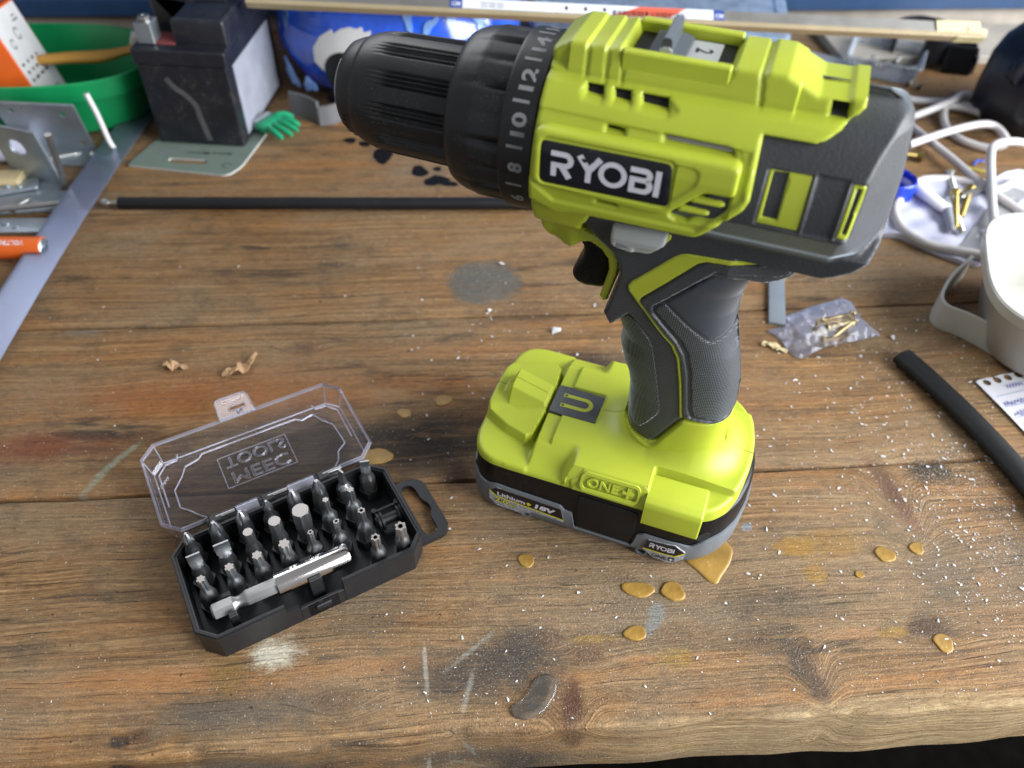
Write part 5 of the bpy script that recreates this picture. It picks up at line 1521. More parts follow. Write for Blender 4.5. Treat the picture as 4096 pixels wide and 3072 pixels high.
bd = B(); bd.tube(bez([(-62, 0, 2), (-30, 0, 4), (-6, 0, 4.5), (14, 1, 8), (42, 3, 14)], 6), np.interp(np.linspace(0, 1, 25), [0, .1, .5, .75, 1], [4, 5.5, 6.5, 4.5, 6]), seg=14, flat=.7)
o = bd.build('brush_handle', M['ochre'], None, loc=(-325, 612, 36), rotz=R(7)); tag(o, 'ochre plastic brush handle sticking out of the green tub', 'handle')
bd = B(); bd.box((0, 0, 0), (11, 8, 14), bev=1.5, rot=(.2, .4, .3)); o = bd.build('eraser_block', M['white_card'], None, loc=(-305, 625, 47)); tag(o, 'small white block leaning in the green tub behind the battery', 'block')
bd = B(); bd.tube([(0, 0, 0), (34, 5, 2)], 6, seg=16); o = bd.build('grey_dowel', M['switch_grey'], None, loc=(-357, 588, 20), rotz=R(-55)); tag(o, 'short grey dowel lying inside the green tub by the orange box', 'dowel')
bd = B(); bd.lathe([(0, 6), (7, 6), (9, 4.5), (9, 2)], seg=20, axis='Z'); bd.tube([(0, 0, 9), (10, 4, 16)], 1, seg=8); o = bd.build('dark_knob', M['black_gloss'], None, loc=(-320, 592, 18)); tag(o, 'dark round knob with a steel pin inside the green tub', 'knob')

# blue helmet
M['helmet'] = pm('glossy_blue_shell', (.014, .085, .58), .14, var=.35, spec=.6, coat=.6)
M['helmet_swirl'] = pm('pale_blue_print', (.16, .30, .62), .18, var=.3, coat=.5)
M['foam'] = pm('black_foam', (.016, .016, .017), .8)
hel = thing('bicycle_helmet', 'glossy blue child helmet with a white fringed patch behind the drill chuck', 'helmet', (-104, 690, 8), R(0))
HA, HB, HC = 104.0, 94.0, 112.0
def hsurf(u, v, k=1.0):
    """u azimuth, v height 0..1"""
    w = (1 - max(0, v) ** 2.4) ** (1 / 2.4) if v > 0 else 1
    return w
rl = []
na = 72
a = np.linspace(0, 2 * math.pi, na, endpoint=False)
for v in (-.02, 0, .04, .10, .18, .28, .38, .5, .62, .74, .84, .92, .97, .995):
    w = (1 - max(0, v) ** 2.4) ** (1 / 2.4) * (1 - .10 * (1 - v) * max(0, .25 - v) / .25)
    lift = 10 * np.cos(2 * a) * max(0, .2 - v) / .2
    c, s = np.cos(a), np.sin(a); p = 2.3
    rl.append(np.c_[HA * w * np.sign(c) * np.abs(c) ** (2 / p), HB * w * np.sign(s) * np.abs(s) ** (2 / p), 12 + v * HC + np.maximum(lift, 0) * .6])
bd = B(); bd.rings(rl); bd.build('helmet_shell', M['helmet'], hel, smooth=60)
bd = B(); bd.rings([rl[0] * np.array([.90, .90, 1]) - np.array([0, 0, 10]), rl[0] * np.array([.965, .965, 1]) - np.array([0, 0, 8]), rl[0] * np.array([.985, .985, 1])], cap1=False); bd.build('foam_rim', M['foam'], hel, smooth=60)
def FHel(x, z):
    v = np.clip((z - 12) / HC, 0, .999)
    w = (1 - v ** 2.4) ** (1 / 2.4)
    q = np.clip(np.abs(x) / (HA * w + 1e-6), 0, .9999)
    return HB * w * (1 - q ** 2.3) ** (1 / 2.3)
def decal(name, polys, mats, off=.5):
    bd = B()
    for k, (pl, mi) in enumerate(polys):
        puff(bd, pl, FHel, off=off + .12 * k, rnd=0, h=1.6, both=False, mi=mi, base=lambda x, z: FHel(x, z) - 1)
    bd.split(name, mats, hel, smooth=60)
fringe = [(-72, 44), (-72, 54), (-66, 63), (-60, 67), (-55, 70), (-54, 67), (-48, 71), (-41, 73), (-36, 72), (-31, 74), (-30, 70), (-24, 72), (-25, 67), (-19, 68), (-21, 62), (-15, 61), (-17, 50), (-23, 38), (-33, 30), (-56, 32)]
fringe = [(a + 14, b - 9) for a, b in fringe]
decal('white_patch', [(fringe, 0)], [M['white_card']])
decal('black_patch', [(arc(-33, 30, 17, 0, 352, 24, 16), 0), ([(-52, 8), (-46, 15), (-20, 13), (-16, 2), (-36, -4), (-47, -1)], 0)], [M['plate_black']], off=.9)
sw_ = []
for cx_, cz_, w_, h_, an in ((-96, 50, 1.6, 20, .1), (-84, 66, 4, 7, .3), (-83, 56, 3.4, 4, -.2), (-66, 14, 6, 5, .3), (-84, 16, 5, 10, .5), (-70, 84, 5, 5, .2), (18, 72, 3.4, 10, .1), (34, 66, 8, 3, .8), (52, 72, 8, 4, .3), (70, 66, 4, 8, .4), (-4, 82, 5, 4, .2)):
    th2 = np.linspace(0, 2 * math.pi, 18, endpoint=False); k = 1 + .25 * np.sin(3 * th2 + cx_) + .15 * np.sin(5 * th2)
    X = w_ * k * np.cos(th2); Z = h_ * k * np.sin(th2)
    sw_.append((np.c_[cx_ + X * math.cos(an) - Z * math.sin(an), cz_ + X * math.sin(an) + Z * math.cos(an)], 0))
decal('pale_swirl', sw_, [M['helmet_swirl']])

# aluminium trim strip with a paper label and tape at its end
M['alu'] = pm('dull_aluminium', (.36, .345, .32), .42, metal=.85, var=.12, bump=.08, bscale=300)
M['beige'] = pm('beige_anodised', (.42, .335, .205), .38, metal=.35, var=.06)
M['label_white'] = pm('label_paper', (.66, .67, .70), .45, var=.04)
M['label_blue'] = pm('label_blue', (.02, .05, .26), .5)
M['label_red'] = pm('label_red', (.60, .10, .05), .5)
M['tape'] = pm('masking_tape', (.55, .49, .27), .6, var=.12, bump=.3, bscale=160)
A0 = np.array([-199., 587., 91.0]); A1 = np.array([342., 606., 75.0])
dv = A1 - A0; LT_ = np.linalg.norm(dv); yaw = math.atan2(dv[1], dv[0]); pit = -math.asin(dv[2] / LT_)
trim = thing('trim_strip', 'long aluminium trim strip with a barcode label resting on the black battery', 'metal strip', A0, rot=(R(34), pit, yaw))
bd = B(); bd.box((LT_ / 2, 6.2, 4.6), (LT_, 11.0, 1.2)); bd.box((LT_ / 2, 11.2, 2), (LT_, 1.2, 6)); bd.build('strip_web', M['alu'], trim)
bd = B(); bd.box((LT_ / 2, .2, 2.6), (LT_, 1.4, 6.4), bev=.5); bd.box((LT_ / 2, 1.8, 5.6), (LT_, 2.6, .9), bev=.3); bd.build('front_edge', M['beige'], trim)
bd = B(); x0, x1 = LT_ * .27, LT_ * .64
bd.box(((x0 + x1) / 2, 7.6, 5.35), (x1 - x0, 7.8, .15), 0); bd.box((x0 + 4, 7.6, 5.46), (9, 7.8, .06), 1); bd.box((x1 - 4, 7.6, 5.46), (8, 7.8, .06), 1)
bd.prism(np.array([(x0 + 118, 3.8), (x0 + 138, 11.4), (x0 + 172, 11.4), (x0 + 160, 3.8)]), 5.42, 5.48, 2)
xx = x0 + 118
while xx < x0 + 172:
    w = RNG.choice([.6, .9, 1.4]); bd.box((xx, 5.6, 5.52), (w, 4.2, .05), 3); xx += w + RNG.choice([.6, .9, 1.3])
for k in range(6): bd.box((x0 + 24 + (k % 3) * 6, 6 + (k // 3) * 2.4, 5.48), (5, .7, .05), 3)
for k in range(3): bd.box((x0 + 84 + k * 14, 7.5, 5.48), (2.2, 3.2, .05), 3)
for k in range(2): put_text(bd, 'CM', lambda V, r, k=k: np.c_[(x0 + .9, x1 - 6.6)[k] + V[:, 0] * .9, 5.2 + V[:, 1], np.full(len(V), 5.52 + r)], height=3.4, bold=.02, mi=0, rise=.02)
bd.build('paper_label', [M['label_white'], M['label_blue'], M['label_red'], M['plate_black']], trim, smooth=0)
bd = B()
bd.box((LT_ - 18, 7.2, 5.7), (34, 9.6, .5), rot=(.05, .02, .03)); bd.box((LT_ - 9, -.8, 3.0), (22, .6, 7.4), rot=(.05, 0, 0)); bd.box((LT_ - 4, 4.0, 6.0), (14, 5, .5), rot=(.2, 0, -.1))
bd.build('masking_tape', M['tape'], trim)

# clear organiser box
M['bluish_clear'] = clear('bluish_clear_plastic', (.80, .88, .97), .25, .25, cover=.42, covercol=(.52, .66, .84))
M['frosted'] = clear('frosted_plastic', (.86, .88, .90), .25, .35, cover=.34, covercol=(.60, .64, .68))
org = thing('organiser_box', 'clear bluish plastic organiser box with a lid behind the drill body', 'organiser box', (126, 764, 0), R(-9))
bd = B()
rr = lambda dx, z, r_=10: np.c_[rrect(226 - 2 * dx, 112 - 2 * dx, r_, 4), np.full(20, z)]
bd.rings([rr(6, 0), rr(4, 1.5), rr(1.5, 28), rr(1.5, 30)], cap0=True, cap1=False); bd.build('box_body', M['bluish_clear'], org, smooth=30)
bd = B(); bd.rings([rr(-1.5, 28), rr(-2, 30), rr(-2, 37), rr(-.5, 38.5), rr(8, 38.5), rr(9, 37.6)], cap0=False, cap1=True); bd.build('box_lid', M['bluish_clear'], org, smooth=30)
for k in range(1, 6):
    bd = B(); bd.box((-113 + k * 37.7, 0, 15), (1.4, 104, 26)); bd.build('divider', M['bluish_clear'], org)
bd = B()
for k in range(3): bd.box((-60 + k * 62, -55.5, 33), (30, 3, 9), bev=1)
bd.split('snap_latch', M['bluish_clear'], org)
bd = B()
for k in range(9):
    a_ = RNG.uniform(0, 3.1); x_, y_ = RNG.uniform(82, 104), RNG.uniform(-46, -10)
    bd.tube([(x_, y_, 3), (x_ + 10 * math.cos(a_), y_ + 10 * math.sin(a_), 4)], 1.3, seg=7); bd.tube([(x_, y_, 3), (x_ - .8 * math.cos(a_), y_ - .8 * math.sin(a_), 3)], 2.6, seg=9)
o = bd.build('rivets', pm('copper_rivet', (.55, .30, .20), .35, metal=1.0), None, loc=(126, 764, 2), rotz=R(-9)); tag(o, 'few small copper rivets lying inside the clear organiser box', 'rivets', kind='stuff')

# small clear tray of screws
tr = thing('screw_tray', 'small frosted clear tray holding loose screws behind the drill rear', 'tray', (333, 727, 0), R(-24))
bd = B(); bd.rings([np.c_[rrect(56, 50, 4, 4), np.full(20, 0.)], np.c_[rrect(62, 56, 5, 4), np.full(20, 15.)], np.c_[rrect(66, 60, 5, 4), np.full(20, 15.6)], np.c_[rrect(64, 58, 5, 4), np.full(20, 16.8)], np.c_[rrect(60, 54, 4, 4), np.full(20, 15.)], np.c_[rrect(54, 48, 4, 4), np.full(20, 1.4)]])
bd.build('tray_shell', M['frosted'], tr, smooth=30)
def screw_bd(Ln, r_, head, pitch=2.0, tip=4):
    bd = B()
    prof = [(0, head * .3), (.2, head), (.7, head), (head * .9, r_ * .8), (head * .9 + 1, r_ * .72)]
    zz = head * .9 + 1.2
    while zz < Ln - tip:
        prof += [(zz, r_ * .72), (zz + pitch * .4, r_), (zz + pitch * .55, r_), (zz + pitch * .9, r_ * .72)]; zz += pitch
    prof += [(Ln - tip, r_ * .7), (Ln, .15)]
    bd.lathe(prof, seg=12, axis='X'); 
    bd.box((0, 0, 0), (.5, head * 1.1, head * .35), 1); bd.box((0, 0, 0), (.5, head * .35, head * 1.1), 1)
    return bd
scr_p = None
SCREW = {}
def screw(matk, x, y, z, rz, tilt, Ln, r_, head, lab, group):
    k = (matk, Ln, r_, head)
    if k not in SCREW:
        o = screw_bd(Ln, r_, head).build('screw', [M[matk], M['dark_hole']], None, smooth=40); SCREW[k] = o
    else:
        o = SCREW[k].copy(); COL.objects.link(o)
    o.location = Vector((x, y, z)) * MM; o.rotation_euler = (0, tilt, rz)
    tag(o, lab, 'screw', group); return o
M['screw_steel'] = pm('zinc_screw', (.46, .45, .42), .32, metal=1.0, var=.15)
M['bronze'] = pm('yellow_zinc_screw', (.36, .27, .09), .34, metal=1.0, var=.2)
for k, (dx, dy, a_) in enumerate([(-8, 4, .6), (2, 2, 2.2), (8, -4, .9), (0, -8, 2.9), (10, 8, 1.7), (-14, -6, 1.2), (16, -10, .2)]):
    screw('screw_steel', 333 + dx, 727 + dy, 4 + .8 * (k % 3), a_, -.12, 19, 1.5, 3.0, 'loose zinc screw among those heaped in the small frosted tray', 'screws in the frosted tray')
for k, (x, y) in enumerate([(343, 688), (351, 682)]):
    screw('screw_steel', x, y, 3, .7 + k, -.05, 9, 1.4, 2.8, ['tiny screw at the front corner of the frosted tray', 'tiny screw a little right of the tray corner'][k], None)

# black strap of a head lamp, coiled behind the tray
bd = B()
def band(pts, w, th=1.6):
    P = bez(pts, 8); n = len(P); V = []; F = []
    for i in range(n):
        t_ = P[min(i + 1, n - 1)] - P[max(i - 1, 0)]; t_[2] = 0; t_ /= np.linalg.norm(t_); nn = np.array([-t_[1], t_[0], 0]) * th / 2
        for s_, zz in ((1, 0), (1, w), (-1, w), (-1, 0)): V.append(P[i] + nn * s_ + np.array([0, 0, zz]))
    for i in range(n - 1):
        for k in range(4): F.append((i * 4 + k, i * 4 + (k + 1) % 4, (i + 1) * 4 + (k + 1) % 4, (i + 1) * 4 + k))
    F += [(3, 2, 1, 0), ((n - 1) * 4, (n - 1) * 4 + 1, (n - 1) * 4 + 2, (n - 1) * 4 + 3)]
    return V, F
M['strap'] = pm('black_strap', (.012, .013, .018), .45, var=.15)
t = thing('coiled_strap', 'black elastic strap coiled on the bench behind the frosted tray', 'strap', (0, 0, 0))
V, F = band([(344, 742, 4), (352, 772, 4), (378, 786, 4), (404, 770, 4), (404, 744, 4), (384, 728, 4), (368, 732, 4), (376, 744, 3), (398, 738, 2), (412, 728, 2)], 22); bd.add(V, F); bd.build('strap_band', M['strap'], t, smooth=40)
bd = B(); bd.box((398, 722, 12), (26, 6, 24), bev=2, rot=(R(-14), 0, R(-14))); bd.box((412, 722, 9), (4, 14, 16), bev=1, rot=(0, 0, R(-24))); bd.build('strap_buckle', M['black_gloss'], t)

# black lamp with buttons at the right edge
M['navy_black'] = pm('navy_black_plastic', (.008, .010, .018), .35, var=.15)
dev = thing('work_lamp', 'dark rounded device with white arrow buttons at the right edge of the bench', 'device', (434, 634, 0), R(12))
bd = B(); rl = []
for z, k in ((0, .90), (4, .97), (20, 1.0), (48, .98), (62, .90), (72, .76), (78, .55), (80, .3)):
    rl.append(so(50 * k, 44 * k, z, 64, 3.4))
bd.rings(rl); bd.build('lamp_body', M['navy_black'], dev, smooth=50)
bd = B(); bd.tube(bez([(-46, -10, 44), (-50, -12, 54), (-34, -14, 70), (0, -14, 88), (36, -14, 84)], 6), 5.5, seg=14, flat=1.4); bd.tube([(-49, -16, 48), (-49, -4, 48)], 7, seg=18); bd.build('lamp_handle', M['navy_black'], dev, smooth=50)
bd = B()
def FDv(x, z): return 44.0 * (1 - np.clip(np.abs(x) / 50, 0, .99) ** 3.4) ** (1 / 3.4) 
def dT(x, z, off): 
    x = np.asarray(x, float); z = np.asarray(z, float); return np.c_[x, -(FDv(x, z) + off), z]
for z0, up in ((57, 1), (35, -1)):
    P_ = np.array([(-38 - 3, z0), (-38 + 3, z0), (-38, z0 + 4.6 * up)]); bd.add(dT(P_[:, 0], P_[:, 1], .6), [(0, 1, 2) if up > 0 else (0, 2, 1)])
V, F = stroke(arc(-38, 46.5, 3.6, 0, 345, 20), .9, closed=True); bd.add(dT(V[:, 0], V[:, 1], .6), F)
bd.add(dT(*np.array(arc(-38, 46.5, 1.3, 0, 330, 10)).T, .6), [list(range(11))])
for zz in (40, 46): bd.add(dT([-26.6, -26, -26, -26.6], [zz, zz, zz + 5, zz + 5], .6), [(0, 1, 2, 3)])
bd.build('button_marks', M['white_print'], dev, smooth=0)

# white cable in loops
M['cable'] = pm('white_cable', (.56, .53, .52), .38, var=.05)
bd = B()
cz = 3.2
path = [(318, 664, cz), (340, 657, cz), (368, 655, cz), (391, 645, cz), (412, 640, cz), (404, 655, cz), (380, 658, cz + 6), (360, 640, cz + 8), (330, 624, cz + 4), (318, 622, cz), (322, 606, cz), (324, 584, cz + 3), (332, 552, cz + 4), (339, 525, cz + 4), (352, 498, cz + 2), (366, 478, cz)]
bd.tube(bez(path, 7), 3.0, seg=12)
path = [(300, 564, 12), (320, 575, 13), (342, 586, 14), (368, 597, 14), (381, 596, 12), (384, 580, 8), (372, 578, 4), (357, 588, 3), (350, 604, 3), (352, 624, 4), (362, 643, 6), (388, 634, 4), (412, 600, 3)]
bd.tube(bez(path, 7), 3.0, seg=12)
path = [(420, 574, 6), (398, 566, 14), (376, 563, 18), (360, 556, 18), (352, 540, 16), (343, 512, 12), (332, 478, 9), (322, 446, 8), (316, 428, 8), (300, 434, 6), (287, 440, 5), (274, 446, 5), (265, 461, 5), (266, 481, 5), (276, 500, 4), (297, 524, 4), (315, 529, 4), (330, 527, 4), (350, 516, 4), (372, 530, 4)]
bd.tube(bez(path, 7), 3.1, seg=12)
o = bd.build('white_cable', M['cable'], None, smooth=60); tag(o, 'white electric cable lying in loose loops right of the drill', 'cable')

# white plastic bag, rolled paper, screws, blue cap
M['bag'] = pm('white_poly_bag', (.56, .56, .68), .4, var=.05, bump=.4, bscale=45)
bag = thing('plastic_bag', 'flat white plastic bag with grey print lying under the cable', 'bag', (0, 0, 0))
bp = [(246, 458), (252, 472), (268, 489), (292, 520), (301, 526), (322, 530), (350, 530), (382, 548), (402, 540), (378, 500), (345, 462), (316, 436), (306, 426), (298, 427), (284, 436), (263, 456)]
P, d, Q, E = field(rpoly(bp, 4, 3), 2.2)
zz = 1.0 + 1.6 * np.sin(P[:, 0] * .11 + P[:, 1] * .05) ** 2 + 1.4 * np.sin(P[:, 1] * .16 - P[:, 0] * .07) ** 2 + 1.2 * np.exp(-d / 3.0)
n = len(P); bd = B(); bd.add(np.concatenate([np.c_[P, zz], np.c_[P, np.full(n, .2)]]), list(Q) + [(v, u, u + n, v + n) for u, v in E]); bd.build('bag_sheet', M['bag'], bag, smooth=60)
bd = B()
def bz_(x, y): return 3.3 + 1.6 * np.sin(x * .11 + y * .05) ** 2 + 1.4 * np.sin(y * .16 - x * .07) ** 2 - 1.7
g0, g1 = np.array([303., 436.]), np.array([372., 520.]); dd = (g1 - g0) / np.linalg.norm(g1 - g0); nn = np.array([-dd[1], dd[0]])
pts = [g0 + dd * k for k in np.linspace(0, 108, 30)]
V = np.array([p + nn * s for s in (9, -5) for p in pts]); bd.add(np.c_[V, bz_(V[:, 0], V[:, 1]) + .3], [(i, 30 + i, 31 + i, i + 1) for i in range(29)])
bd.build('grey_band', pm('bag_grey_print', (.27, .27, .28), .5), bag, smooth=60)
bd = B()
for s_, k0 in (('HOLE', 8), ('HOLE', 40), ('HOLE', 76)):
    def BT(V, r, k0=k0):
        W_2 = g0[None] + dd[None] * (k0 + V[:, 0])[:, None] + nn[None] * (V[:, 1] - 1)[:, None]
        return np.c_[W_2, bz_(W_2[:, 0], W_2[:, 1]) + .7]
    put_text(bd, s_, BT, height=5.0, bold=.02)
bd.build('bag_lettering', M['label_white'], bag, smooth=0)
M['paper'] = pm('white_paper', (.60, .59, .68), .55, var=.04)
bd = B(); bd.rings([np.c_[np.full(15, x_), np.array(arc(0, 4.2, 4.6 if x_ else 4.6, -60, 250, 14, 3.6))] for x_ in (0, 26, 54)], cap0=False, cap1=False)
for f in list(bd.f): pass
bd.f = [f for f in bd.f if not (set(i % 15 for i in f) == {0, 14})]; bd.m = bd.m[:len(bd.f)]
o = bd.build('rolled_paper', M['paper'], None, loc=(281, 533, 2.4), rotz=R(-66), smooth=60)
sm = o.modifiers.new('s', 'SOLIDIFY'); sm.thickness = .0005
tag(o, 'rolled strip of white paper lying on the white bag', 'paper')
bd = B(); bd.lathe([(0, 15), (12, 14.6), (13, 13.6), (12, 12.6), (1.5, 13), (1, 6)], seg=44, axis='Z'); o = bd.build('bottle_cap', pm('blue_cap_plastic', (.015, .05, .52), .25, var=.05), None, loc=(274, 512, 2)); tag(o, 'round bright blue plastic cap beside the drill rear', 'cap')
for k, (mk, x, y, z, a_, Ln, lab) in enumerate([('bronze', 331, 513, 6, 4.20, 44, 'yellow zinc screw with its head upper right on the white bag'), ('bronze', 317, 506, 7, 4.36, 50, 'yellow zinc screw lying across its neighbour on the white bag'),
                                               ('screw_steel', 312, 500, 5, 4.55, 44, 'grey steel screw left of the two yellow screws on the bag'), ('screw_steel', 324, 535, 5, 4.5, 34, 'grey screw at the rear edge of the white bag under the cable'),
                                               ('bronze', 313, 561, 4, 2.9, 26, 'single bronze screw lying on bare wood between cable loops'), ('screw_steel', 345, 518, 7, 3.75, 32, 'grey screw pointing left under the standing cable loop')]):
    screw(mk, x, y, z, a_, .0, Ln, 2.2, 4.2, lab, None)
M['grey_plug'] = pm('grey_wall_plug', (.24, .25, .28), .5)
bd = B(); bd.lathe([(0, 3.6), (3, 4.0), (6, 3.6), (30, 2.8), (34, 1.5)], seg=14, axis='X'); o = bd.build('wall_plug', M['grey_plug'], None, loc=(305, 492, 6), rotz=4.5); tag(o, 'grey plastic wall plug lying with the screws on the bag', 'wall plug')
bd = B(); bd.tube(bez([(0, 0, 1), (6, 3, 2), (14, 1, 1.5), (24, 2, 1)], 5), .6, seg=6); o = bd.build('yellow_wire', pm('yellow_wire_green', (.42, .42, .03), .5), None, loc=(340, 548, 0), rotz=R(-8)); tag(o, 'thin yellow green wire offcut between the cable loops', 'wire')
bd = B(); bd.tube(bez([(0, 0, 1), (4, 5, 2), (9, 5, 2), (10, 9, 1)], 5), .9, seg=6); o = bd.build('blue_wire', pm('blue_wire_pvc', (.02, .08, .45), .5), None, loc=(352, 556, 0)); tag(o, 'short blue wire offcut by the standing cable loop', 'wire')

# white tub at the right edge with a curved bracket in front of it
M['cream'] = pm('cream_white_plastic', (.54, .53, .48), .34, var=.03)
wt = thing('white_tub', 'cream white plastic tub cut off by the right edge of the photo', 'tub', (337, 354, 0), R(-18))
bd = B()
bd.rings([so(52, 44, 0, 72, 3.2), so(56, 48, 3, 72, 3.2), so(66, 57, 37, 72, 3.4), so(68, 59, 38.5, 72, 3.4), so(70, 61, 39.5, 72, 3.4), so(70.5, 61.5, 45.5, 72, 3.4), so(69.5, 60.5, 46.5, 72, 3.4), so(66.5, 57.5, 46.2, 72, 3.4), so(65.5, 56.5, 42, 72, 3.4), so(54, 46, 3, 72, 3.2)])
bd.build('tub_wall', M['cream'], wt, smooth=40)
brk = thing('white_bracket', 'white curved plastic handle strip standing on edge against the white tub', 'bracket', (0, 0, 0))
bd = B(); V, F = band([(291, 416, 0), (283, 408, 0), (272, 397, 0), (262, 384, 0), (257, 375, 0), (256, 369, 0), (259, 364, 0), (268, 358, 0), (280, 345, 0), (294, 326, 0), (306, 308, 0)], 17, 1.8)
V = np.array(V)
bd.add(V, F); bd.build('bracket_strip', M['cream'], brk, smooth=40)

# note sheet torn from a spiral pad
M['note'] = pm('note_paper', (.58, .57, .60), .6, var=.03)
M['note_line'] = pm('blue_ruling', (.25, .32, .52), .6); M['pen'] = pm('blue_pen', (.04, .06, .30), .6)
nt = thing('note_sheet', 'white ruled note sheet with torn spiral holes at the right edge', 'note', (262, 318, .4), R(18))
holes = [arc(6 + 7.4 * k, -2.2 + .2 * k, 2.3, 0, 340, 14) for k in range(6)]
P, d, Q, E = field([(0, 0), (3, 1), (9.5, 1.2), (12, 0.6), (18, 1.4), (24, .8), (30, 1.4), (60, 1), (60, -90), (0, -90)], .8, holes=holes)
P2_ = P.copy(); zz = .3 + .6 * np.exp(-(P[:, 0] / 8)) + .25 * np.sin(P[:, 1] * .07) ** 2
n = len(P); bd = B(); bd.add(np.c_[P, zz], Q); bd.build('paper_sheet', M['note'], nt, smooth=60)
bd = B()
for k in range(9): bd.box((31, -13 - k * 8, .95), (56, .35, .04), 0)
x_ = 4
for k in range(3):
    pts = [(3 + q * 1.1, -20.4 - k * 8 + (2.6 if q % 2 else .2) + RNG.uniform(-.8, .8)) for q in range(14)]
    V, F = stroke(pts, .45); bd.add(np.c_[V, np.full(len(V), 1.15)], F, 1)
pts = [(14 + q * 1.0, -9.4 + (2.4 if q % 2 else 0)) for q in range(12)]; V, F = stroke(pts, .45); bd.add(np.c_[V, np.full(len(V), 1.15)], F, 1)
bd.build('handwriting', [M['note_line'], M['pen']], nt, smooth=0)

# black rubber tube on the right
M['tube_black'] = pm('black_rubber_tube', (.0065, .0065, .0075), .50, var=.1, bump=.06, bscale=500, dust=.10, spec=.35)
bd = B()
pth = bez([(224, 334, 4.6), (232, 318, 4.6), (243, 292, 4.6), (252, 266, 4.6), (259, 240, 4.6), (266, 206, 4.6), (272, 170, 4.6)], 8)
bd.tube(pth, 6.9, seg=24, flat=.58)
o = bd.build('rubber_tube', M['tube_black'], None, smooth=50); tag(o, 'thick black rubber tube slanting off the right edge of the bench', 'tube')

# grey metal strip, bag of brass screws, chip of wood
bd = B(); bd.prism(np.array([(-5, -24), (5, -24.5), (5.3, 26), (-4.7, 26)]), 0, 2.2, bev=.4); o = bd.build('steel_strip', pm('painted_grey_steel', (.25, .28, .31), .4, metal=.3, var=.06), None, loc=(163.5, 386, 0), rotz=R(-11)); tag(o, 'flat grey metal strip on the bench under the drill tail', 'metal strip')
M['cellophane'] = clear('crinkled_cellophane', (.93, .90, .88), .24, .16, cover=.06, covercol=(.70, .60, .55))
zb = thing('screw_packet', 'crinkled clear cellophane packet of brass screws right of the drill handle', 'packet', (0, 0, 0))
P, d, Q, E = field([(152, 357), (160, 360), (166, 371), (185, 381), (206, 390), (211, 386), (212, 372), (220, 356), (204, 350), (186, 345), (166, 333), (162, 337), (158, 350)], 1.6)
cr = np.sin(P[:, 0] * .42 + P[:, 1] * .25) + np.sin(P[:, 1] * .55 - P[:, 0] * .3) + .8 * np.sin(P[:, 0] * .9 + 1) * np.sin(P[:, 1] * .8)
zz = 1.0 + np.minimum(d, 10) * .55 + cr * .7 * np.minimum(1, d / 4)
n = len(P); bd = B(); bd.add(np.c_[P, np.maximum(zz, .8)], Q, 0); bd.add(np.c_[P, np.full(n, .3)], Q[:, ::-1], 0); bd.build('cellophane_film', M['cellophane'], zb, smooth=25)
for k, (x, y, a_) in enumerate([(182, 362, .12), (204, 366, 3.25), (206, 370, 3.5), (186, 356, .30), (203, 361, 3.9)]):
    o = screw('brass', x, y, 3 + .7 * k, a_, -.05, 22, 1.3, 2.6, 'small brass screw inside the crinkled cellophane packet', 'brass screws in the packet')
M['chipwood'] = pm('pale_wood_chip', (.50, .40, .22), .7, var=.2)
M['chipwood2'] = pm('tan_wood_shaving', (.40, .24, .12), .7, var=.2)
def sliver(name, pts, w, mat, lab, cat='wood chip'):
    P = bez(pts, 5); n = len(P); ww = w * np.sin(np.linspace(.25, math.pi - .2, n)) * (1 + .25 * RNG.normal(0, 1, n))
    V = []; F = []
    for i in range(n):
        t_ = P[min(i + 1, n - 1)] - P[max(i - 1, 0)]; t_ /= np.linalg.norm(t_); nn = np.array([-t_[1], t_[0], .5 * math.sin(i)]); nn /= np.linalg.norm(nn)
        V += [P[i] + nn * ww[i] / 2, P[i] - nn * ww[i] / 2, P[i] - nn * ww[i] / 2 + np.array([0, 0, .9]), P[i] + nn * ww[i] / 2 + np.array([0, 0, 1.2])]
    for i in range(n - 1):
        for k in range(4): F.append((i * 4 + k, i * 4 + (k + 1) % 4, (i + 1) * 4 + (k + 1) % 4, (i + 1) * 4 + k))
    F += [(3, 2, 1, 0), ((n - 1) * 4, (n - 1) * 4 + 1, (n - 1) * 4 + 2, (n - 1) * 4 + 3)]
    bd = B(); bd.add(V, F); o = bd.build(name, mat, None, smooth=0); tag(o, lab, cat); return o
sliver('wood_chip', [(146, 344, .5), (150, 344, 1.2), (155, 341, .8), (160, 338, .6)], 4.4, M['chipwood'], 'pale wood chip left of the cellophane packet')
sliver('wood_shaving', [(-196, 314, .4), (-192, 310, 2.5), (-187, 311, 1.2), (-181, 310, .4)], 5.0, M['chipwood2'], 'small curled wood shaving behind the clear lid', 'shaving')
sliver('wood_shaving', [(-161, 305, .4), (-154, 308, 2.6), (-149, 312, 1.4), (-145, 321, 3.0)], 5.5, M['chipwood2'], 'larger tan wood shaving behind the clear lid', 'shaving')

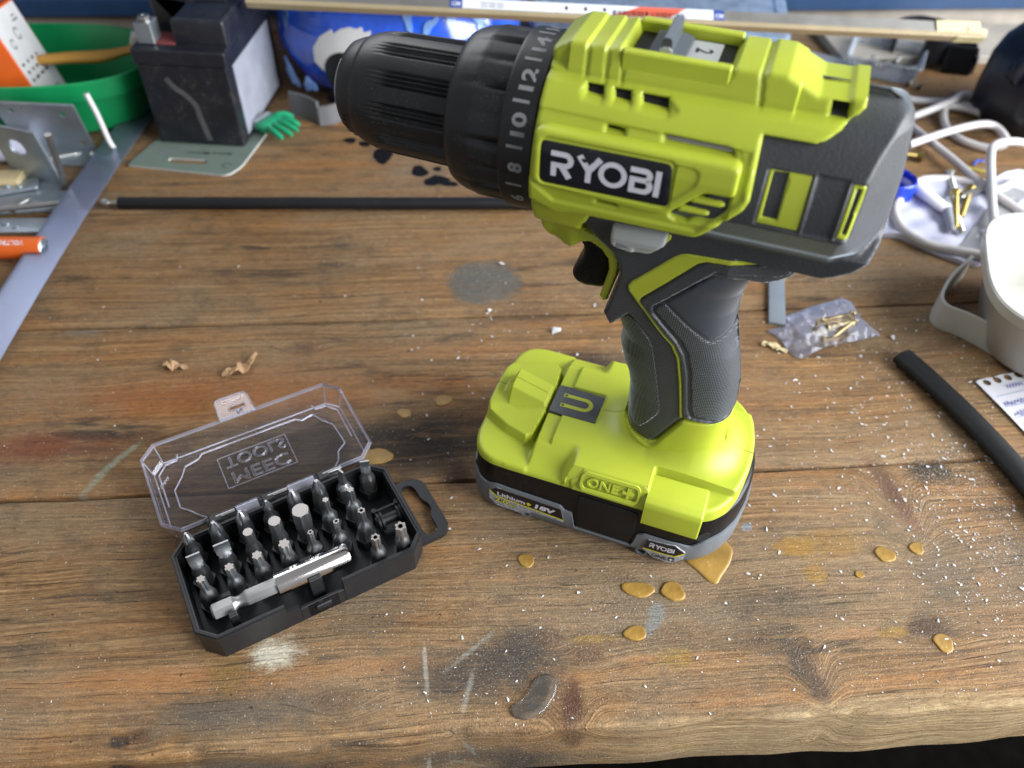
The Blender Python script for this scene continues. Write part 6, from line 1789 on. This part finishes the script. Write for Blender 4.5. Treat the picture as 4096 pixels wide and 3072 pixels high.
# left edge: clear plastic strip, brackets, hook, battery cell, rods
M['strip_clear'] = clear('milky_clear_strip', (.74, .78, .88), .28, .30, cover=.07, covercol=(.56, .62, .76))
s0, s1 = np.array([-322., 300.]), np.array([-262., 560.])
pl = np.array([(-276, 290), (-306, 300), (-309, 365), (-307, 430), (-300, 470), (-283, 548), (-262, 590), (-250, 580), (-262, 546), (-278, 500), (-288, 470), (-289, 430), (-284, 365)])
bd = B()
n_ = 40; V = []; F = []
for i in range(n_):
    t_ = i / (n_ - 1)
    cxy = np.array([-293, 262.]) * (1 - t_) + np.array([-305, 604.]) * t_
    dirv = np.array([-12., 342.]); dirv /= np.linalg.norm(dirv); nv = np.array([dirv[1], -dirv[0]])
    z = 3 + 5 * math.sin(t_ * math.pi)
    for s_ in (-1, 1): V += [(*(cxy + nv * 11.5 * s_), z), (*(cxy + nv * 11.5 * s_), z + 1.2)]
for i in range(n_ - 1):
    k = i * 4; F += [(k + 1, k + 3, k + 7, k + 5), (k + 2, k, k + 4, k + 6), (k, k + 1, k + 5, k + 4), (k + 3, k + 2, k + 6, k + 7)]
F += [(0, 2, 3, 1), ((n_ - 1) * 4, (n_ - 1) * 4 + 1, (n_ - 1) * 4 + 3, (n_ - 1) * 4 + 2)]
bd.add(V, F); o = bd.build('plastic_strip', M['strip_clear'], None, smooth=30); tag(o, 'long milky clear plastic strip slanting across the left edge of the bench', 'plastic strip')
def plate_holes(poly, holes, th, T, mat, name, lab, cat, group=None, flange=None):
    P, d, Q, E = field(poly, 1.2, holes)
    n = len(P); V = np.concatenate([np.c_[P, np.zeros(n)], np.c_[P, np.full(n, th)]])
    bd = B(); bd.add(T(V), list(Q[:, ::-1]) + [tuple(i + n for i in q) for q in Q] + [(u, v, v + n, u + n) for u, v in E])
    if flange: flange(bd)
    o = bd.build(name, mat, None, smooth=30); tag(o, lab, cat, group); return o
def Tv(x0, y0, z0, yaw_, tilt):
    Mx = np.array((Matrix.Rotation(yaw_, 3, 'Z') @ Matrix.Rotation(R(90) + tilt, 3, 'X')))
    return lambda V: V @ Mx.T + np.array([x0, y0, z0])
plate_holes([(0, 0), (55, 0), (56, 42), (-2, 43)], [arc(9, 36, 2.2, 0, 330, 12), arc(45, 34, 2.4, 0, 330, 12), arc(48, 8, 2.4, 0, 330, 12), arc(17, 39, 1.2, 0, 320, 8)], 2, Tv(-375, 538, 1, R(0), R(12)), M['zinc'], 'galvanised_bracket', 'large galvanised bracket plate with small holes standing in front of the green tub', 'bracket',
            flange=lambda bd: bd.box((-347, 526, 1.4), (56, 24, 2)))
plate_holes([(0, 0), (39, 0), (37, 43), (-1, 44)], [arc(16, 28, 6.4, 0, 345, 20)], 2, Tv(-362, 499, 1, R(-14), R(5)), M['zinc'], 'galvanised_bracket', 'smaller galvanised bracket with one big round hole', 'bracket',
            flange=lambda bd: bd.box((-346, 484, 1.4), (40, 20, 2), rz=R(-14)))
for k, (x, y, L2, w2, a_, z, lab) in enumerate([(-352, 462, 84, 24, R(10), 1.2, 'flat zinc plate with slots lying nearest the orange cell'), (-368, 474, 60, 14, R(24), 3.4, 'narrow zinc plate half under the brackets'), (-352, 436, 96, 16, R(4), .9, 'dull flat steel bar beside the orange battery cell')]):
    bd = B(); bd.prism(rrect(L2, w2, 2), 0, 1.6, bev=.3)
    bd.tube([(10, 2, 1.5), (10, 2, 2.6)], 2.6, seg=12); bd.tube([(18, -2, 1.5), (18, -2, 2.4)], 2.2, seg=12)
    o = bd.build('zinc_plate', M['zinc'], None, loc=(x, y, z), rotz=a_); tag(o, lab, 'metal plate')
bd = B(); bd.tube([(-396, 436, 7), (-310, 460, 6)], 2.0, seg=12); o = bd.build('steel_rod', M['satin'], None); tag(o, 'thin steel rod lying over the zinc plates at the left edge', 'rod')
bd = B(); bd.tube([(-313, 477, 45), (-320.5, 484, 3)], 2.3, seg=14); bd.tube([(-312.6, 476.6, 47.5), (-313, 477, 45)], 2.3, seg=14); o = bd.build('steel_pin', M['steel_light'], None); tag(o, 'short bright steel pin leaning against the bracket with the round hole', 'pin')
bd = B(); bd.tube(bez([(0, 0, 46), (3, -1, 30), (6, -4, 12), (9, -6, 5), (9, -10, 3), (4, -13, 3), (-4, -12, 3), (-7, -11, 4)], 6), 2.0, seg=12); o = bd.build('cup_hook', M['white_card'], None, loc=(-312, 538, 0)); tag(o, 'white coated metal hook leaning on the green tub', 'hook')
cell = thing('battery_cell', 'orange cylindrical battery cell lying at the left edge under the clear strip', 'battery cell', (-300, 407, 7.2), R(3))
bd = B(); bd.lathe([(-70, 7.2), (-4, 7.2), (-1.2, 7.2), (-.6, 6.6)], seg=32); bd.build('cell_sleeve', M['orange_card'], cell, smooth=40)
bd = B(); bd.lathe([(-.7, 6.6), (.1, 5.8), (-.4, 5.2), (-.4, 3.0), (.8, 2.6), (.8, .4)], seg=28); bd.build('cell_terminal', M['zinc'], cell, smooth=40)
bd = B()
def cT(V, r):
    q = 1.15 + V[:, 1] / 7.2; return np.c_[-4 - V[:, 0], -7.28 * np.sin(q) * -1 * -1, 7.28 * np.cos(q)]
def cT2(u0, q0):
    return lambda V, r: np.c_[u0 - V[:, 0], -(7.28) * np.sin(q0 - V[:, 1] / 7.2 * -1), 7.28 * np.cos(q0 + V[:, 1] / 7.2)]
put_text(bd, 'VOLTRONIC', cT2(-10, .25), height=3.2, bold=.03, rise=0)
bd.build('cell_lettering', M['label_white'], cell, smooth=0)
# black rod along the seam with its bright end piece
rod = thing('black_rod', 'long thin black rod lying across the bench behind the drill', 'rod', (0, 0, 0))
bd = B(); bd.tube([(-275, 464, 4.2), (-150, 470.6, 4.2), (0, 479, 4.2), (40, 481.2, 4.2)], 4.2, seg=16); bd.build('rod_sleeve', M['tube_black'], rod, smooth=50)
bd = B(); bd.tube([(-283, 463.6, 4.2), (-274, 464.1, 4.2)], 1.6, seg=10); bd.lathe([(-3, .5), (-2.4, 2.6), (0, 3.4), (2.4, 2.6), (3, .5)], seg=16, o=(-284, 463.5, 4.4)); bd.build('rod_tip', M['screw_steel'], rod, smooth=50)
bd = B(); bd.box((0, 0, 5), (26, 12, 10), bev=2); bd.tube([(8, 0, 9), (8, 0, 14)], 4, seg=12); o = bd.build('black_clip', M['black_gloss'], None, loc=(6, 505, 0), rotz=R(-10)); tag(o, 'small black plastic clip on the bench behind the torque ring', 'clip')
# green rubber hand toy and webbing by the helmet
M['green_rubber'] = pm('green_rubber', (.010, .27, .12), .4, var=.08)
gh = thing('toy_glove', 'tiny green rubber glove with spread fingers beside the black battery', 'toy glove', (-196, 574, 4), R(-28))
bd = B(); bd.box((0, 0, 4), (14, 22, 7), bev=3)
for k, (y_, L3) in enumerate([(8, 15), (3, 19), (-2.5, 20), (-8, 17)]):
    bd.tube(bez([(5, y_, 5), (12, y_ * 1.25, 6), (5 + L3, y_ * 1.4, 2.6)], 4), [2.4] * 4 + [2.3] * 4 + [1.5], seg=10)
bd.tube(bez([(-3, 10, 5), (2, 15, 6), (8, 18, 3)], 4), 2.3, seg=10)
bd.build('glove_body', M['green_rubber'], gh, smooth=50)
bd = B(); bd.box((-8, 0, 4), (7, 20, 7.6), bev=1.5); bd.build('glove_cuff', M['grey_plug'], gh)
bd = B(); V, F = band([(-186, 604, 0), (-172, 598, 0), (-160, 588, 0)], 20, 2.0); bd.add(V, F); V, F = band([(-160, 588, 0), (-150, 592, 0), (-140, 604, 0)], 16, 2.0); bd.add(V, F)
o = bd.build('grey_webbing', pm('grey_webbing_fabric', (.12, .12, .125), .7, var=.15, bump=.3, bscale=900), None, smooth=40); tag(o, 'grey webbing strap folded on the bench under the helmet rim', 'strap')

for k, (x, y, z, a_, Ln, lab) in enumerate([(-352, 520, 3, .4, 26, 'zinc screw on the bench between the two bracket plates'), (-388, 505, 4, 2.4, 30, 'zinc screw left of the smaller bracket'), (-345, 452, 4.2, 1.1, 18, 'short zinc screw lying on the flat slotted plate'),
                                           (-372, 470, 5.5, 2.9, 22, 'zinc screw lying across the narrow plate at the left edge')]):
    screw('screw_steel', x, y, z, a_, 0, Ln, 1.8, 3.6, lab, None)
bd = B(); bd.tube([(-22, 0, 9), (22, 0, 9)], 8.5, seg=24); o = bd.build('pale_tube', M['bag'], None, loc=(-384, 520, 0), rotz=R(12)); tag(o, 'pale grey plastic tube lying behind the brackets at the left edge', 'tube')
bd = B(); bd.prism(rrect(64, 15, 1.5), 0, 9, bev=.6); o = bd.build('wood_offcut', M['chipwood'], None, loc=(-384, 484, 0), rotz=R(8)); tag(o, 'small pale wood offcut lying left of the bracket with the round hole', 'wood offcut')
fb = thing('frosted_lid', 'flat frosted plastic lid lying on the bench between organiser box and screw tray', 'lid', (276, 716, 0), R(-30))
bd = B(); bd.rings([np.c_[rrect(58, 44, 5, 4), np.full(20, 0.)], np.c_[rrect(58, 44, 5, 4), np.full(20, 6.)], np.c_[rrect(54, 40, 4, 4), np.full(20, 7.)]]); bd.build('lid_shell', M['frosted'], fb, smooth=30)
# ------------------------------------------------------------------ loose chips and dust on the boards
M['chalk'] = pm('white_plaster_chip', (.62, .62, .62), .7, var=.1)
def rock(s, seed):
    r_ = np.random.default_rng(seed); bm = bmesh.new()
    for _ in range(9):
        v = r_.normal(0, 1, 3); v /= np.linalg.norm(v); bm.verts.new(v * s * r_.uniform(.7, 1.1) * np.array([1, .75, .55]))
    bmesh.ops.convex_hull(bm, input=bm.verts); bm.verts.index_update()
    V = np.array([v.co for v in bm.verts]); F = [[v.index for v in f.verts] for f in bm.faces]; bm.free(); return V, F
chips = [(24, 350, 4.2, 'oblong white plaster chip lying between the tub of glue marks and the drill handle'), (-9, 414, 2.6, 'white chip on the far edge of the grey patch'), (-15, 367, 2.0, 'small white chip below the grey patch'),
         (226, 353, 2.6, 'white flake on bare wood left of the white bracket'), (243, 361, 1.9, 'thin white flake close to the white bracket'), (-31, 325, 1.6, 'tiny white chip beside the yellow foot of the drill')]
labs = ['oblong white plaster chip on the boards behind the trigger of the drill', 'white chip at the far edge of the grey patch on the bench', 'small white chip just in front of the grey patch', 'white flake on bare wood left of the white bracket', 'thin white flake close beside the white bracket', 'tiny white chip left behind the yellow foot of the drill']
for k, (x, y, s, _) in enumerate(chips):
    V, F = rock(s, k + 3)
    if k == 0: V = V * np.array([1.5, .8, .8])
    bd = B(); bd.add(V - np.array([0, 0, V[:, 2].min()]), F); o = bd.build('plaster_chip', M['chalk'], None, smooth=0, loc=(x, y, .1), rotz=.2); tag(o, labs[k], 'chip', 'larger white plaster chips on the bench')
tet = [rock(1.0, 100 + k) for k in range(6)]
def scatter(name, n, pick, smin, smax, mat, blockers, lab):
    Vs = []; Fs = []; c = 0; bd = B(); i = 0; tries = 0
    while i < n and tries < n * 20:
        tries += 1
        x, y = pick()
        bx, by = to_bench(x, y)
        if by < 2 or by > 600: continue
        bad = False
        for (px_, py_, rx, ry, an) in blockers:
            dx, dy = x - px_, y - py_; ca_, sa_ = math.cos(an), math.sin(an)
            if abs(dx * ca_ + dy * sa_) < rx and abs(-dx * sa_ + dy * ca_) < ry: bad = True; break
        if bad: continue
        V, F = tet[RNG.integers(6)]
        s = smin * (smax / smin) ** (RNG.random() ** 3.0)
        a_ = RNG.uniform(0, 6.28); R2 = np.array([[math.cos(a_), -math.sin(a_), 0], [math.sin(a_), math.cos(a_), 0], [0, 0, 1]])
        st = np.array([RNG.uniform(.8, 1.8), 1, RNG.uniform(.5, 1)])
        bd.add((V * st * s) @ R2.T + np.array([x, y, s * .3]), F); i += 1
    o = bd.build(name, mat, None, smooth=0); tag(o, lab, 'chips' if 'chip' in name else 'dust', kind='stuff')
    return o
BLK = [(ox, oy, 66, 44, th), (CX, CY, 52, 29, CA), (CX + 58 * -math.sin(CA), CY + 58 * math.cos(CA), 52, 30, CA), (258, 240, 7, 100, R(-15))]
def pick_right():
    r_ = RNG.random()
    if r_ < .42: return RNG.normal(225, 40), RNG.normal(255, 62)
    if r_ < .60: return RNG.normal(245, 26), RNG.normal(205, 26)
    return RNG.uniform(-60, 300), RNG.uniform(120, 380)
def pick_all():
    return RNG.uniform(-330, 330), 118 + 380 * RNG.random() ** 1.0
scatter('white_chips', 3000, pick_right, .2, 1.1, M['chalk'], BLK, 'fine white plaster crumbs scattered over the right half of the bench')
scatter('pale_chips', 520, pick_all, .3, .95, pm('pale_crumb', (.55, .52, .47), .7, var=.2), BLK, 'sparse pale crumbs scattered over the whole bench')
def pick_fine(): return (RNG.normal(90, 140), 118 + abs(RNG.normal(0, 75))) if RNG.random() < .6 else (RNG.normal(235, 45), RNG.normal(225, 55))
scatter('sawdust', 3600, pick_fine, .14, .34, pm('sawdust_tan', (.56, .47, .34), .8, var=.2), BLK, 'fine tan sawdust specks over the front of the bench')
